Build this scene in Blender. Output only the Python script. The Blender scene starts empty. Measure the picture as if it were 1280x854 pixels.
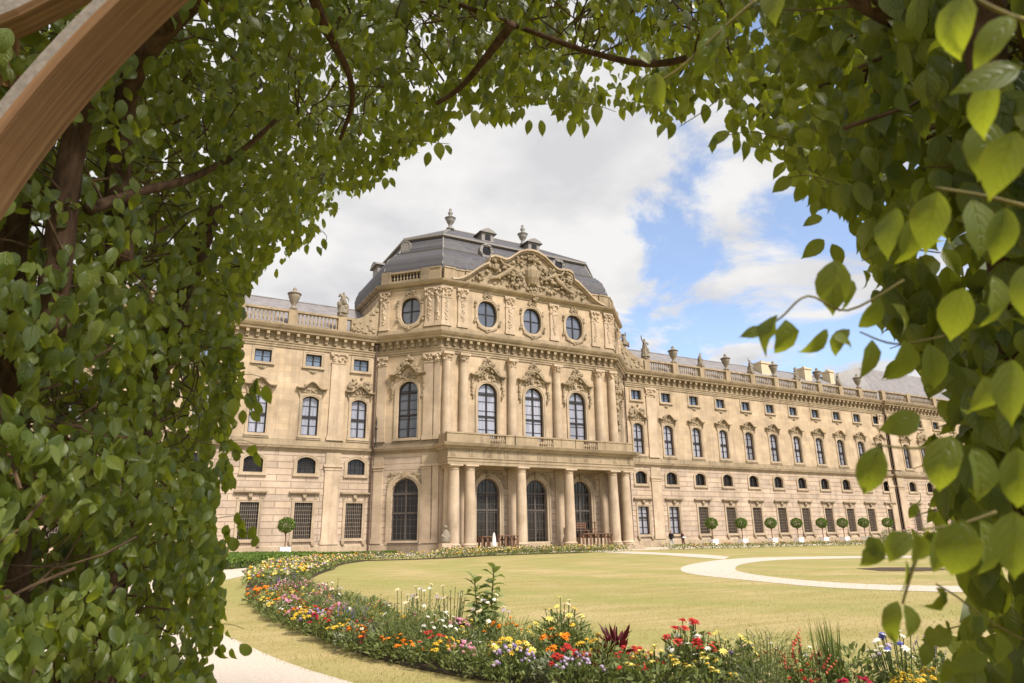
import bpy, bmesh, math, random
import numpy as np
from mathutils import Vector, Matrix, noise
from mathutils.geometry import tessellate_polygon
R = math.radians
SC = bpy.context.scene
COL = SC.collection
random.seed(7)
rng = np.random.default_rng(11)

# ------------------------------------------------------------------ camera, sky, sun, exposure
CF, PITCH, ROLL, YAW = 845.0, 0.2821, -0.0141, 0.4977
CAM = np.array([0.0, -64.03, 1.30])
FW = np.array([math.sin(YAW) * math.cos(PITCH), math.cos(YAW) * math.cos(PITCH), math.sin(PITCH)])
_r = np.array([math.cos(YAW), -math.sin(YAW), 0.0]); _u = np.cross(_r, FW)
RT = _r * math.cos(ROLL) + _u * math.sin(ROLL)
UP = _u * math.cos(ROLL) - _r * math.sin(ROLL)
HF = np.array([math.sin(YAW), math.cos(YAW), 0.0])      # level heading
HR = np.array([math.cos(YAW), -math.sin(YAW), 0.0])     # level right
cd = bpy.data.cameras.new('camera'); cam = bpy.data.objects.new('camera', cd); COL.objects.link(cam)
cd.sensor_fit = 'HORIZONTAL'; cd.sensor_width = 36.0; cd.lens = CF / 1280 * 36
cd.clip_start = 0.05; cd.clip_end = 4000
M = Matrix.Identity(4)
for i in range(3):
    M[i][0], M[i][1], M[i][2], M[i][3] = RT[i], UP[i], -FW[i], CAM[i]
cam.matrix_world = M
cd.dof.use_dof = True; cd.dof.focus_distance = 30.0; cd.dof.aperture_fstop = 6.3
SC.camera = cam

SUN_EL, SUN_AZ = R(48), R(163)      # azimuth clockwise from +Y
w = bpy.data.worlds.new('World'); SC.world = w; w.use_nodes = True
nt = w.node_tree; nt.nodes.clear()
def wn(t, **k):
    n = nt.nodes.new(t)
    for a, b in k.items(): setattr(n, a, b)
    return n
def wl(a, b): nt.links.new(a, b)
out = wn('ShaderNodeOutputWorld'); mixs = wn('ShaderNodeMixShader')
sky = wn('ShaderNodeTexSky', sky_type='NISHITA', sun_disc=False, sun_elevation=SUN_EL, sun_rotation=SUN_AZ)
sky.air_density = 0.8; sky.dust_density = 1.0; sky.ozone_density = 1.0
bg = wn('ShaderNodeBackground'); bg.inputs[1].default_value = 0.078
wl(sky.outputs[0], bg.inputs[0])
bgc = wn('ShaderNodeBackground'); bgc.inputs[1].default_value = 0.245
tc = wn('ShaderNodeTexCoord'); sep = wn('ShaderNodeSeparateXYZ'); wl(tc.outputs['Generated'], sep.inputs[0])
def wmath(op, a, b=None, c=None):
    n = wn('ShaderNodeMath', operation=op)
    for i, v in enumerate((a, b, c)):
        if v is None: continue
        if isinstance(v, (int, float)): n.inputs[i].default_value = v
        else: wl(v, n.inputs[i])
    return n.outputs[0]
zc = wmath('MAXIMUM', sep.outputs[2], 0.0)
den = wmath('ADD', zc, 0.16)
cx = wmath('DIVIDE', sep.outputs[0], den); cy = wmath('DIVIDE', sep.outputs[1], den)
comb = wn('ShaderNodeCombineXYZ'); wl(cx, comb.inputs[0]); wl(cy, comb.inputs[1])
n1 = wn('ShaderNodeTexNoise'); n1.inputs['Scale'].default_value = 2.0; n1.inputs['Detail'].default_value = 9
n1.inputs['Roughness'].default_value = 0.6; n1.inputs['Distortion'].default_value = 0.35
wl(comb.outputs[0], n1.inputs['Vector'])
# the cloud bank fills the north-west half of this sky; the east half is broken cloud
vd = wn('ShaderNodeVectorMath', operation='DOT_PRODUCT'); wl(tc.outputs['Generated'], vd.inputs[0])
vd.inputs[1].default_value = tuple(HR)
bmr = wn('ShaderNodeMapRange', interpolation_type='SMOOTHSTEP'); bmr.inputs[1].default_value = .05; bmr.inputs[2].default_value = .27; bmr.inputs[3].default_value = .15; bmr.inputs[4].default_value = -.105
wl(vd.outputs['Value'], bmr.inputs[0]); bias = bmr.outputs[0]
cov = wmath('ADD', n1.outputs[0], bias)
cr = wn('ShaderNodeMapRange', interpolation_type='SMOOTHSTEP'); cr.inputs[1].default_value = 0.36; cr.inputs[2].default_value = 0.48
wl(cov, cr.inputs[0])
n2 = wn('ShaderNodeTexNoise'); n2.inputs['Scale'].default_value = 3.4; n2.inputs['Detail'].default_value = 7
wl(comb.outputs[0], n2.inputs['Vector'])
ramp = wn('ShaderNodeValToRGB'); ramp.color_ramp.elements[0].position = 0.34; ramp.color_ramp.elements[0].color = (0.76, 0.755, 0.775, 1)
ramp.color_ramp.elements[1].position = 0.6; ramp.color_ramp.elements[1].color = (1.0, 0.985, 0.97, 1)
wl(n2.outputs[0], ramp.inputs[0]); wl(ramp.outputs[0], bgc.inputs[0])
covf = wmath('MULTIPLY', cr.outputs[0], 0.86)
covf = wmath('ADD', covf, 0.14)
wl(covf, mixs.inputs[0]); wl(bg.outputs[0], mixs.inputs[1]); wl(bgc.outputs[0], mixs.inputs[2])
wl(mixs.outputs[0], out.inputs[0])

sd = bpy.data.lights.new('sun', 'SUN'); so = bpy.data.objects.new('sun', sd); COL.objects.link(so)
sd.energy = 1.5; sd.angle = R(10); sd.color = (1.0, 0.93, 0.82)
sdir = Vector((math.sin(SUN_AZ) * math.cos(SUN_EL), math.cos(SUN_AZ) * math.cos(SUN_EL), math.sin(SUN_EL)))
so.rotation_euler = sdir.to_track_quat('Z', 'Y').to_euler()
so.location = (0, -40, 60)
SC.view_settings.view_transform = 'Standard'; SC.view_settings.look = 'None'
SC.view_settings.gamma = 1.0; SC.view_settings.exposure = 1.92
SC.render.engine = 'CYCLES'
SC.cycles.use_denoising = True
SC.cycles.max_bounces = 8; SC.cycles.diffuse_bounces = 4; SC.cycles.transmission_bounces = 6; SC.cycles.transparent_max_bounces = 6
SC.cycles.sample_clamp_indirect = 6.0

# ------------------------------------------------------------------ helpers: view rays used only to measure the photo
def ray(px, py): return FW + RT * ((px - 640) / CF) - UP * ((py - 427) / CF)
def PX(px, py, D): return CAM + ray(px, py) * D
def GND(px, py, z=0.0):
    d = ray(px, py); t = (z - CAM[2]) / d[2]; return CAM + d * t
def LOC(a, b, z): return np.array([CAM[0], CAM[1], 0]) + HR * a + HF * b + np.array([0, 0, z])

# ------------------------------------------------------------------ materials
def mat(name, base=(0.5, 0.5, 0.5), rough=0.7, spec=0.3):
    m = bpy.data.materials.new(name); m.use_nodes = True
    b = m.node_tree.nodes['Principled BSDF']
    b.inputs['Base Color'].default_value = (*base, 1); b.inputs['Roughness'].default_value = rough
    b.inputs['Specular IOR Level'].default_value = spec
    return m
class NT:
    def __init__(s, m): s.t = m.node_tree; s.b = s.t.nodes['Principled BSDF']; s.out = s.t.nodes['Material Output']
    def n(s, t, inp=None, **k):
        n = s.t.nodes.new(t)
        for a, b in k.items(): setattr(n, a, b)
        for a, b in (inp or {}).items():
            if hasattr(b, 'links'): s.t.links.new(b, n.inputs[a])
            else: n.inputs[a].default_value = b
        return n
    def l(s, a, b): s.t.links.new(a, b)
    def mix(s, f, a, b, bt='MIX'):
        n = s.t.nodes.new('ShaderNodeMix'); n.data_type = 'RGBA'; n.blend_type = bt
        for i, v in ((0, f), (6, a), (7, b)):
            if hasattr(v, 'links'): s.l(v, n.inputs[i])
            else: n.inputs[i].default_value = v if i == 0 else (*v, 1)
        return n.outputs[2]
    def noise(s, vec, scale, detail=4, rough=0.55):
        n = s.n('ShaderNodeTexNoise', {'Scale': scale, 'Detail': detail, 'Roughness': rough})
        s.l(vec, n.inputs['Vector']); return n.outputs[0]
    def ramp(s, f, p0, c0, p1, c1):
        n = s.t.nodes.new('ShaderNodeValToRGB'); e = n.color_ramp.elements
        e[0].position = p0; e[0].color = (*c0, 1); e[1].position = p1; e[1].color = (*c1, 1)
        s.l(f, n.inputs[0]); return n.outputs[0]
    def mr(s, f, a, b, c, d):
        n = s.n('ShaderNodeMapRange', {1: a, 2: b, 3: c, 4: d}); s.l(f, n.inputs[0]); return n.outputs[0]
    def pos(s): return s.n('ShaderNodeNewGeometry').outputs['Position']
    def mapping(s, v, sc=(1, 1, 1), rot=(0, 0, 0)):
        n = s.n('ShaderNodeMapping'); n.inputs['Scale'].default_value = sc; n.inputs['Rotation'].default_value = rot
        s.l(v, n.inputs['Vector']); return n.outputs[0]
    def bump(s, h, strength=0.3, dist=0.02):
        n = s.n('ShaderNodeBump', {'Strength': strength, 'Distance': dist}); s.l(h, n.inputs['Height']); s.l(n.outputs[0], s.b.inputs['Normal'])
        return n

def stone(name, c, rust=0.0, block=True, stain=0.5, brk=(1.3, 0.55)):
    m = mat(name, c, 0.85, 0.2); t = NT(m); p = t.pos()
    n1 = t.noise(p, 0.55, 6, 0.6); n2 = t.noise(p, 5.0, 5, 0.6)
    a = tuple(x * k_ for x, k_ in zip(c, (0.72, 0.70, 0.67))); b = tuple(min(1, x * 1.18) for x in c)
    col = t.ramp(n1, 0.3, a, 0.7, b)
    col = t.mix(t.mr(n2, 0.3, 0.75, 0.0, 0.45), col, (c[0] * 0.78, c[1] * 0.74, c[2] * 0.68))
    sx = t.n('ShaderNodeSeparateXYZ'); t.l(p, sx.inputs[0])
    s = t.n('ShaderNodeMath', {0: sx.outputs[0], 1: sx.outputs[1]}, operation='ADD')
    cb = t.n('ShaderNodeCombineXYZ', {0: s.outputs[0], 1: sx.outputs[2]})
    if block:
        br = t.n('ShaderNodeTexBrick', {'Scale': 1.0, 'Mortar Size': 0.014 + 0.024 * rust, 'Mortar Smooth': 0.3,
                 'Brick Width': brk[0], 'Row Height': brk[1], 'Color1': (0.82, 0.82, 0.83, 1), 'Color2': (1.1, 1.06, 1.0, 1), 'Mortar': (0.60, 0.56, 0.52, 1) if rust else (0.75, 0.72, 0.68, 1)})
        t.l(cb.outputs[0], br.inputs['Vector'])
        col = t.mix(0.8 if rust else 0.62, col, br.outputs[0], 'MULTIPLY')
        bp = t.bump(br.outputs[1], 0.9 if rust else 0.25, 0.06 if rust else 0.01); bp.invert = True
    # rain streaks: long vertical smears of soot, their own shape
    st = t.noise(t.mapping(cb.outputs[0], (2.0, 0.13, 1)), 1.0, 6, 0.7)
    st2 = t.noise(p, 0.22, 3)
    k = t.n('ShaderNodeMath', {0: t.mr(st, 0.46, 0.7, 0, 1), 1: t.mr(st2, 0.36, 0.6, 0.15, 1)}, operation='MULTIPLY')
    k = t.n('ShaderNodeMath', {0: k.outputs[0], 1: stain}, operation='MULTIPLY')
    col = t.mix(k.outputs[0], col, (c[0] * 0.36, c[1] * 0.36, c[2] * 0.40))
    t.l(col, t.b.inputs['Base Color'])
    return m
ST = (0.49, 0.382, 0.268)
M_WALL = stone('sandstone_ashlar', ST, stain=0.6)
M_RUST = stone('sandstone_rusticated', (0.495, 0.395, 0.31), rust=1.0, brk=(2.6, 0.58))
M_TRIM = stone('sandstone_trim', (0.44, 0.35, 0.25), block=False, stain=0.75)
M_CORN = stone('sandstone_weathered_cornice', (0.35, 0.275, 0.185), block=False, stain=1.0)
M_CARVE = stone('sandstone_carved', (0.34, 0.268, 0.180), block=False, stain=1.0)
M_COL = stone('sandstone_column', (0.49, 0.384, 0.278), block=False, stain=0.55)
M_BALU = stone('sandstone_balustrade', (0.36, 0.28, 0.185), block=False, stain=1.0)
M_STAT = stone('grey_statue_stone', (0.27, 0.23, 0.18), block=False, stain=0.9)
M_WOODF = mat('dark_window_wood', (0.022, 0.016, 0.015), 0.5)
M_IRON = mat('iron_grille', (0.20, 0.155, 0.115), 0.6)
M_IRON2 = mat('black_iron', (0.03, 0.026, 0.024), 0.5)
M_PIPE = mat('brown_downpipe', (0.09, 0.055, 0.04), 0.5)
def glass(name, c, rough=0.04, spec=0.9, pat=0.0):
    m = mat(name, c, rough, spec); t = NT(m); p = t.pos()
    nz = t.noise(p, 1.4, 2); t.bump(nz, 0.08, 0.05)
    oi = t.n('ShaderNodeObjectInfo'); col = c
    if pat:
        nn = t.noise(t.mapping(p, (9, 9, 0.6)), 1.0, 2)
        col = t.ramp(nn, 0.35, tuple(x * (1 - pat) for x in c), 0.6, c)
    t.l(t.mix(t.mr(oi.outputs['Random'], 0, 1, 0, .75), col, tuple(x * .3 for x in c)), t.b.inputs['Base Color'])
    return m
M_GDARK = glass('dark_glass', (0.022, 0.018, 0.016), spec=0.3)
M_GGREY = glass('ground_floor_glass', (0.045, 0.036, 0.030), spec=0.3, pat=0.6)
M_GSKY = glass('sky_tinted_attic_glass', (0.15, 0.20, 0.28), 0.03, 1.0)  # sky reflection painted into the bluish pane colour
M_FRGREY = mat('grey_painted_bars', (0.085, 0.07, 0.06), 0.6)
M_GCURT = glass('curtained_glass', (0.36, 0.36, 0.42), 0.08, 0.7, pat=0.35)
M_GOVAL = glass('oval_window_glass', (0.10, 0.11, 0.135), 0.05, 1.0)
def slate_mat():
    m = mat('slate_roof', (0.1, 0.1, 0.11), 0.55, 0.25); t = NT(m); p = t.pos()
    sx = t.n('ShaderNodeSeparateXYZ'); t.l(p, sx.inputs[0])
    s = t.n('ShaderNodeMath', {0: sx.outputs[0], 1: sx.outputs[1]}, operation='ADD')
    cb = t.n('ShaderNodeCombineXYZ', {0: s.outputs[0], 1: sx.outputs[2]})
    br = t.n('ShaderNodeTexBrick', {'Scale': 1.0, 'Mortar Size': 0.012, 'Brick Width': 0.4, 'Row Height': 0.2,
             'Color1': (0.066, 0.064, 0.074, 1), 'Color2': (0.105, 0.10, 0.112, 1), 'Mortar': (0.05, 0.048, 0.05, 1)})
    t.l(cb.outputs[0], br.inputs['Vector'])
    col = t.mix(t.mr(t.noise(p, 0.8, 5), 0.3, 0.7, 0, 0.5), br.outputs[0], (0.085, 0.074, 0.072))
    t.l(col, t.b.inputs['Base Color']); bp = t.bump(br.outputs[1], 0.5, 0.03); bp.invert = True
    return m
M_SLATE = slate_mat()
M_LEAD = mat('lead_sheet', (0.20, 0.18, 0.165), 0.5, 0.4)
def noisy(name, c0, c1, scale=8, rough=0.8, bump=0.2, dist=0.02, spec=0.2, stretch=(1, 1, 1)):
    m = mat(name, c0, rough, spec); t = NT(m); p = t.mapping(t.pos(), stretch)
    n = t.noise(p, scale, 6, 0.62); t.l(t.ramp(n, 0.32, c0, 0.68, c1), t.b.inputs['Base Color'])
    if bump: t.bump(n, bump, dist)
    return m
M_SLATE2 = noisy('pale_wing_slate', (.17, .155, .155), (.24, .22, .218), 1.2, .7, .15, .02)
M_PLAST = noisy('cream_plaster', (0.52, 0.42, 0.28), (0.6, 0.5, 0.34), 3, 0.9, 0.05)
M_PALE = noisy('sunlit_pale_roof', (0.66, 0.62, 0.60), (0.76, 0.72, 0.70), 0.6, 0.6, 0.0)  # sunlit brightness of the end roof's left slope put into its colour
M_PLANT = noisy('white_planter_paint', (0.72, 0.68, 0.65), (0.8, 0.77, 0.74), 4, 0.6, 0.05)
M_FURN = noisy('brown_bench_wood', (0.11, 0.055, 0.032), (0.19, 0.105, 0.065), 6, 0.7, 0.1)
M_CANV = noisy('white_canvas', (0.66, 0.60, 0.54), (0.75, 0.7, 0.64), 5, 0.9, 0.1)
M_SOIL = noisy('dark_soil', (0.05, 0.034, 0.022), (0.10, 0.07, 0.045), 9, 0.95, 0.8, 0.05)

# ------------------------------------------------------------------ mesh builder
class MB:
    def __init__(s): s.v = []; s.f = []; s.mi = []; s.cur = 0
    def add(s, vs, fs):
        o = len(s.v); s.v += [tuple(map(float, q)) for q in vs]; s.f += [tuple(i + o for i in f) for f in fs]; s.mi += [s.cur] * len(fs)
    def box(s, fr, s0, s1, d0, d1, z0, z1):
        P = fr.p
        s.add([P(s0, d0, z0), P(s1, d0, z0), P(s1, d1, z0), P(s0, d1, z0), P(s0, d0, z1), P(s1, d0, z1), P(s1, d1, z1), P(s0, d1, z1)],
              [(0, 1, 2, 3), (7, 6, 5, 4), (0, 4, 5, 1), (1, 5, 6, 2), (2, 6, 7, 3), (3, 7, 4, 0)])
    def prism(s, fr, poly, d0, d1, back=True):
        n = len(poly); P = fr.p
        vs = [P(a, d1, z) for a, z in poly] + [P(a, d0, z) for a, z in poly]
        tris = tessellate_polygon([[Vector((a, z, 0)) for a, z in poly]])
        fs = [tuple(t) for t in tris]
        if back: fs += [tuple(i + n for i in reversed(t)) for t in tris]
        fs += [(i, (i + 1) % n, n + (i + 1) % n, n + i) for i in range(n)]
        s.add(vs, fs)
    def ring(s, fr, inner, outer, d0, d1, closed=True):
        n = len(inner); P = fr.p
        vs = [P(a, d1, z) for a, z in inner] + [P(a, d1, z) for a, z in outer] + [P(a, d0, z) for a, z in inner] + [P(a, d0, z) for a, z in outer]
        fs = []
        for i in range(n if closed else n - 1):
            j = (i + 1) % n
            fs += [(i, j, n + j, n + i), (n + i, n + j, 3 * n + j, 3 * n + i), (i, j, 2 * n + j, 2 * n + i)]
        s.add(vs, fs)
    def wall(s, fr, s0, s1, z0, z1, holes, depth=0.4, d=0.0):
        outer = [(s0, z0), (s1, z0), (s1, z1), (s0, z1)]
        polys = [outer] + holes
        flat = [q for pl in polys for q in pl]
        tris = tessellate_polygon([[Vector((a, z, 0)) for a, z in pl] for pl in polys])
        s.add([fr.p(a, d, z) for a, z in flat], [tuple(t) for t in tris])
        for h in holes:
            n = len(h)
            s.add([fr.p(a, d, z) for a, z in h] + [fr.p(a, d - depth, z) for a, z in h], [(i, (i + 1) % n, n + (i + 1) % n, n + i) for i in range(n)])
    def sweep(s, prof, plan, caps=True):
        """profile (out, z) swept along an open plan polyline with mitred corners"""
        k = len(prof); n = len(plan); vs = []
        for i, p in enumerate(plan):
            t1 = Vector(plan[i]) - Vector(plan[i - 1]) if i > 0 else Vector(plan[1]) - Vector(plan[0])
            t2 = Vector(plan[i + 1]) - Vector(plan[i]) if i < n - 1 else t1
            t1.normalize(); t2.normalize()
            n1 = Vector((t1.y, -t1.x)); n2 = Vector((t2.y, -t2.x)); m_ = n1 + n2; m_.normalize(); sc = 1 / max(0.3, m_.dot(n1))
            for o, z in prof: vs.append((p[0] + m_.x * o * sc, p[1] + m_.y * o * sc, z))
        fs = []
        for i in range(n - 1):
            for j in range(k - 1): fs.append((i * k + j, (i + 1) * k + j, (i + 1) * k + j + 1, i * k + j + 1))
        if caps: fs += [tuple(range(k)), tuple(reversed(range((n - 1) * k, n * k)))]
        s.add(vs, fs)
    def lathe(s, c, prof, seg=12, sq=False):
        vs = []; fs = []; k = len(prof)
        for i in range(seg):
            a = 2 * math.pi * (i + 0.5) / seg
            for r_, z in prof: vs.append((c[0] + r_ * math.cos(a), c[1] + r_ * math.sin(a), c[2] + z))
        for i in range(seg):
            j = (i + 1) % seg
            for q in range(k - 1): fs.append((i * k + q, j * k + q, j * k + q + 1, i * k + q + 1))
        fs += [tuple(i * k + k - 1 for i in range(seg)), tuple(reversed([i * k for i in range(seg)]))]
        s.add(vs, fs)
    def tube(s, pts, rad, seg=6):
        pts = [Vector(p) for p in pts]; n = len(pts)
        if not hasattr(rad, '__len__'): rad = [rad] * n
        vs = []; fs = []; prev = None
        for i, p in enumerate(pts):
            t = (pts[min(i + 1, n - 1)] - pts[max(i - 1, 0)]).normalized()
            if prev is None:
                x = t.orthogonal().normalized()
            else:
                x = (prev - t * prev.dot(t))
                x = x.normalized() if x.length > 1e-6 else t.orthogonal().normalized()
            prev = x; y = t.cross(x)
            for k in range(seg):
                a = 2 * math.pi * k / seg; vs.append(p + (x * math.cos(a) + y * math.sin(a)) * rad[i])
        for i in range(n - 1):
            for k in range(seg):
                j = (k + 1) % seg; fs.append((i * seg + k, i * seg + j, (i + 1) * seg + j, (i + 1) * seg + k))
        fs += [tuple(reversed(range(seg))), tuple(range((n - 1) * seg, n * seg))]
        s.add(vs, fs)
    ICO = None
    def blob(s, c, r, sc=(1, 1, 1), jit=0.2):
        if MB.ICO is None:
            b = bmesh.new(); bmesh.ops.create_icosphere(b, subdivisions=1, radius=1); b.verts.ensure_lookup_table()
            MB.ICO = ([v.co.copy() for v in b.verts], [tuple(v.index for v in f.verts) for f in b.faces]); b.free()
        V, F = MB.ICO
        s.add([(c[0] + v.x * r * sc[0] * (1 + random.uniform(-jit, jit)), c[1] + v.y * r * sc[1] * (1 + random.uniform(-jit, jit)), c[2] + v.z * r * sc[2] * (1 + random.uniform(-jit, jit))) for v in V], F)
    def build(s, name, mats, parent=None, base=(0, 0, 0), smooth=False, fix=False):
        me = bpy.data.meshes.new(name)
        b = Vector(base); me.from_pydata([tuple(Vector(v) - b) for v in s.v], [], s.f)
        if not isinstance(mats, (list, tuple)): mats = [mats]
        for m in mats: me.materials.append(m)
        if len(mats) > 1: me.polygons.foreach_set('material_index', s.mi)
        if smooth: me.polygons.foreach_set('use_smooth', [True] * len(me.polygons))
        if fix:
            bm = bmesh.new(); bm.from_mesh(me); bmesh.ops.recalc_face_normals(bm, faces=bm.faces); bm.to_mesh(me); bm.free()
        me.update()
        o = bpy.data.objects.new(name, me); COL.objects.link(o)
        if parent: o.parent = parent
        return o
class Fr:
    """wall frame: s along the wall, d outward, z up"""
    def __init__(s, o, t):
        l = math.hypot(*t); s.o = o; s.t = (t[0] / l, t[1] / l); s.n = (s.t[1], -s.t[0]); s.len = l; s.ang = math.atan2(t[1], t[0])
    def p(s, a, d, z): return (s.o[0] + s.t[0] * a + s.n[0] * d, s.o[1] + s.t[1] * a + s.n[1] * d, z)
WF = Fr((0, 0), (1, 0))
def tag(o, label=None, cat=None, group=None, kind=None):
    if label: o['label'] = label
    if cat: o['category'] = cat
    if group: o['group'] = group
    if kind: o['kind'] = kind
    return o
def empty(name, loc, label, cat, group=None):
    o = bpy.data.objects.new(name, None); COL.objects.link(o); o.location = loc; o.empty_display_size = 0.3
    return tag(o, label, cat, group)
def copy_tree(o, parent=None):
    c = o.copy(); COL.objects.link(c); c.parent = parent
    for ch in list(o.children): copy_tree(ch, c)
    return c
def outline(kind, w, zb, zs, zt, n=10):
    h = w / 2
    if kind == 'rect': return [(-h, zb), (h, zb), (h, zt), (-h, zt)]
    if kind == 'oval':
        a = (zt - zb) / 2; c = (zt + zb) / 2
        return [(h * math.copysign(abs(math.cos(t)) ** 0.8, math.cos(t)), c + a * math.copysign(abs(math.sin(t)) ** 0.8, math.sin(t))) for t in [2 * math.pi * (i + .5) / 24 for i in range(24)]]
    pts = [(-h, zb), (h, zb)]
    rise = zt - zs
    if kind == 'arch' or rise >= h * 0.95:
        pts += [(h * math.cos(t), zs + rise * math.sin(t)) for t in [math.pi * i / (n + 2) for i in range(n + 3)]]
    else:
        rr = (h * h + rise * rise) / (2 * rise); a0 = math.asin(h / rr)
        pts += [(rr * math.sin(a0 - 2 * a0 * i / n), zt - rr + rr * math.cos(a0 - 2 * a0 * i / n)) for i in range(n + 1)]
    return pts
def offset(poly, d):
    n = len(poly); res = []
    for i in range(n):
        p0 = Vector(poly[i - 1]); p1 = Vector(poly[i]); p2 = Vector(poly[(i + 1) % n])
        a = (p1 - p0); b = (p2 - p1)
        if a.length < 1e-6: a = b
        if b.length < 1e-6: b = a
        a.normalize(); b.normalize()
        n1 = Vector((a.y, -a.x)); n2 = Vector((b.y, -b.x)); m_ = n1 + n2
        m_.normalize(); res.append(tuple(p1 + m_ * d / max(0.4, m_.dot(n1))))
    return res
def shift(poly, s): return [(a + s, z) for a, z in poly]

#==================================================================== SETTING
def sheet(name, poly, z, m, kind='structure', label=None, cat=None):
    me = bpy.data.meshes.new(name); n = len(poly)
    tris = tessellate_polygon([[Vector((p[0], p[1], 0)) for p in poly]])
    me.from_pydata([(p[0], p[1], z) for p in poly], [], [tuple(t) if True else t for t in tris])
    me.materials.append(m)
    bm = bmesh.new(); bm.from_mesh(me); bmesh.ops.recalc_face_normals(bm, faces=bm.faces)
    for f in bm.faces:
        if f.normal.z < 0: f.normal_flip()
    bm.to_mesh(me); bm.free()
    o = bpy.data.objects.new(name, me); COL.objects.link(o); o['kind'] = kind
    return o
def smooth_line(pts, n=8):
    pts = [np.array(p[:2], float) for p in pts]; res = []
    for i in range(len(pts) - 1):
        p0 = pts[max(i - 1, 0)]; p1 = pts[i]; p2 = pts[i + 1]; p3 = pts[min(i + 2, len(pts) - 1)]
        for k in range(n):
            t = k / n
            res.append(0.5 * ((2 * p1) + (p2 - p0) * t + (2 * p0 - 5 * p1 + 4 * p2 - p3) * t * t + (3 * p1 - p0 - 3 * p2 + p3) * t ** 3))
    res.append(pts[-1]); return res
def offset_line(pts, d):
    res = []; n = len(pts)
    for i in range(n):
        t = pts[min(i + 1, n - 1)] - pts[max(i - 1, 0)]; t = t / (np.linalg.norm(t) + 1e-9)
        res.append(pts[i] + np.array([t[1], -t[0]]) * d)
    return res
def lawn_mat():
    m = mat('dry_lawn', (0.3, 0.24, 0.09), 0.9, 0.1); t = NT(m); p = t.pos()
    big = t.noise(p, 0.09, 4); mid = t.noise(t.mapping(p, (0.35, 1.6, 1), (0, 0, R(-28))), 0.9, 5, 0.6); fine = t.noise(p, 26, 4, 0.7)
    col = t.ramp(mid, 0.36, (0.30, 0.26, 0.095), 0.64, (0.48, 0.37, 0.19))
    col = t.mix(t.mr(big, 0.40, 0.62, 0, 0.65), col, (0.285, 0.255, 0.085))
    dv = t.n('ShaderNodeVectorMath', operation='DISTANCE'); t.l(p, dv.inputs[0]); dv.inputs[1].default_value = (36, -40, 0)
    wob = t.n('ShaderNodeMath', {0: t.noise(p, .3, 3), 1: 5.0, 2: dv.outputs['Value']}, operation='MULTIPLY_ADD')
    rg_ = t.n('ShaderNodeMath', {0: t.n('ShaderNodeMath', {0: wob.outputs[0], 1: 1.25}, operation='MULTIPLY').outputs[0]}, operation='SINE')
    pat = t.noise(p, .45, 5, .65)
    col = t.mix(t.mr(rg_.outputs[0], -.6, .9, 0, .7), col, (0.27, 0.272, 0.085))
    col = t.mix(t.mr(pat, .5, .72, 0, .55), col, (0.52, 0.40, 0.22))
    col = t.mix(t.mr(fine, 0.35, 0.7, 0.0, 0.5), col, (0.25, 0.20, 0.075))
    t.l(col, t.b.inputs['Base Color']); t.bump(fine, 0.5, 0.03)
    return m
M_LAWN = lawn_mat()
M_PATH = noisy('pale_gravel', (0.47, 0.39, 0.315), (0.60, 0.515, 0.435), 30, 0.95, 0.4, 0.012)
gpoly = [(-900, -900), (900, -900), (900, 900), (-900, 900)]
sheet('ground', gpoly, 0.0, M_LAWN)

BED_OUT = smooth_line([GND(*q) for q in [(1300, 905), (1000, 893), (800, 880), (700, 868), (620, 856), (560, 848), (470, 828), (400, 803), (330, 770), (310, 752), (303, 735), (318, 718), (350, 708.5), (420, 701.5), (520, 698.5), (600, 694.5), (720, 690.5)]])
BED_IN = smooth_line([GND(*q) for q in [(1300, 866), (1000, 858), (800, 842), (700, 828), (620, 814), (560, 802), (470, 780), (415, 762), (385, 747), (375, 737), (385, 727), (400, 718), (418, 712), (440, 706), (520, 700.5), (600, 694.9), (720, 690)]])
# the far limb of the bed runs as a band of even width
n_near = 8 * 12
for i in range(n_near, len(BED_OUT)):
    t = BED_OUT[min(i + 1, len(BED_OUT) - 1)] - BED_OUT[i - 1]; t = t / np.linalg.norm(t)
    nn = np.array([t[1], -t[0]])
    wgt = min(1, (i - n_near) / 10.0)
    BED_IN[i] = BED_IN[i] * (1 - wgt) + (BED_OUT[i] + nn * 2.2) * wgt
sheet('flower_bed_soil', [tuple(p) for p in offset_line(BED_OUT, .10)] + [tuple(p) for p in reversed(BED_IN)], 0.012, M_SOIL)
pin = smooth_line([GND(*q) for q in [(560, 905), (500, 875), (440, 854), (380, 836), (330, 817), (275, 790), (240, 768), (236, 745), (255, 732), (285, 724.5), (322, 716), (345, 708), (375, 703)]])
pout = offset_line(pin, -2.6)
sheet('gravel_path', [tuple(p) for p in pin] + [tuple(p) for p in reversed(pout)], 0.006, M_PATH)
# ring path on the right lawn and the straight path to the portico
rout = smooth_line([GND(*q) for q in [(1420, 742), (1240, 741.5), (1050, 735.5), (950, 727), (870, 718.5), (851, 712.5), (862, 706), (905, 699.7), (970, 696.6), (1120, 695), (1300, 694.5)]])
rin = smooth_line([GND(*q) for q in [(1420, 731.5), (1240, 733), (1100, 731), (1000, 725), (935, 717), (919, 711), (932, 704.5), (975, 700.2), (1050, 698.3), (1150, 697.2), (1300, 696.4)]])
sheet('ring_path', [tuple(p) for p in rout] + [tuple(p) for p in reversed(rin)], 0.006, M_PATH)
sheet('portico_path', [tuple(GND(*q)[:2]) for q in [(735, 689.2), (790, 689.6), (880, 693.2), (912, 696.2), (905, 699.5), (830, 694.0), (760, 691.0)]], 0.010, M_PATH)
sheet('gravel_forecourt', [(-20, -0.9), (130, -0.9), (130, -11.2), (-20, -11.2)], 0.005, M_PATH)
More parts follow.
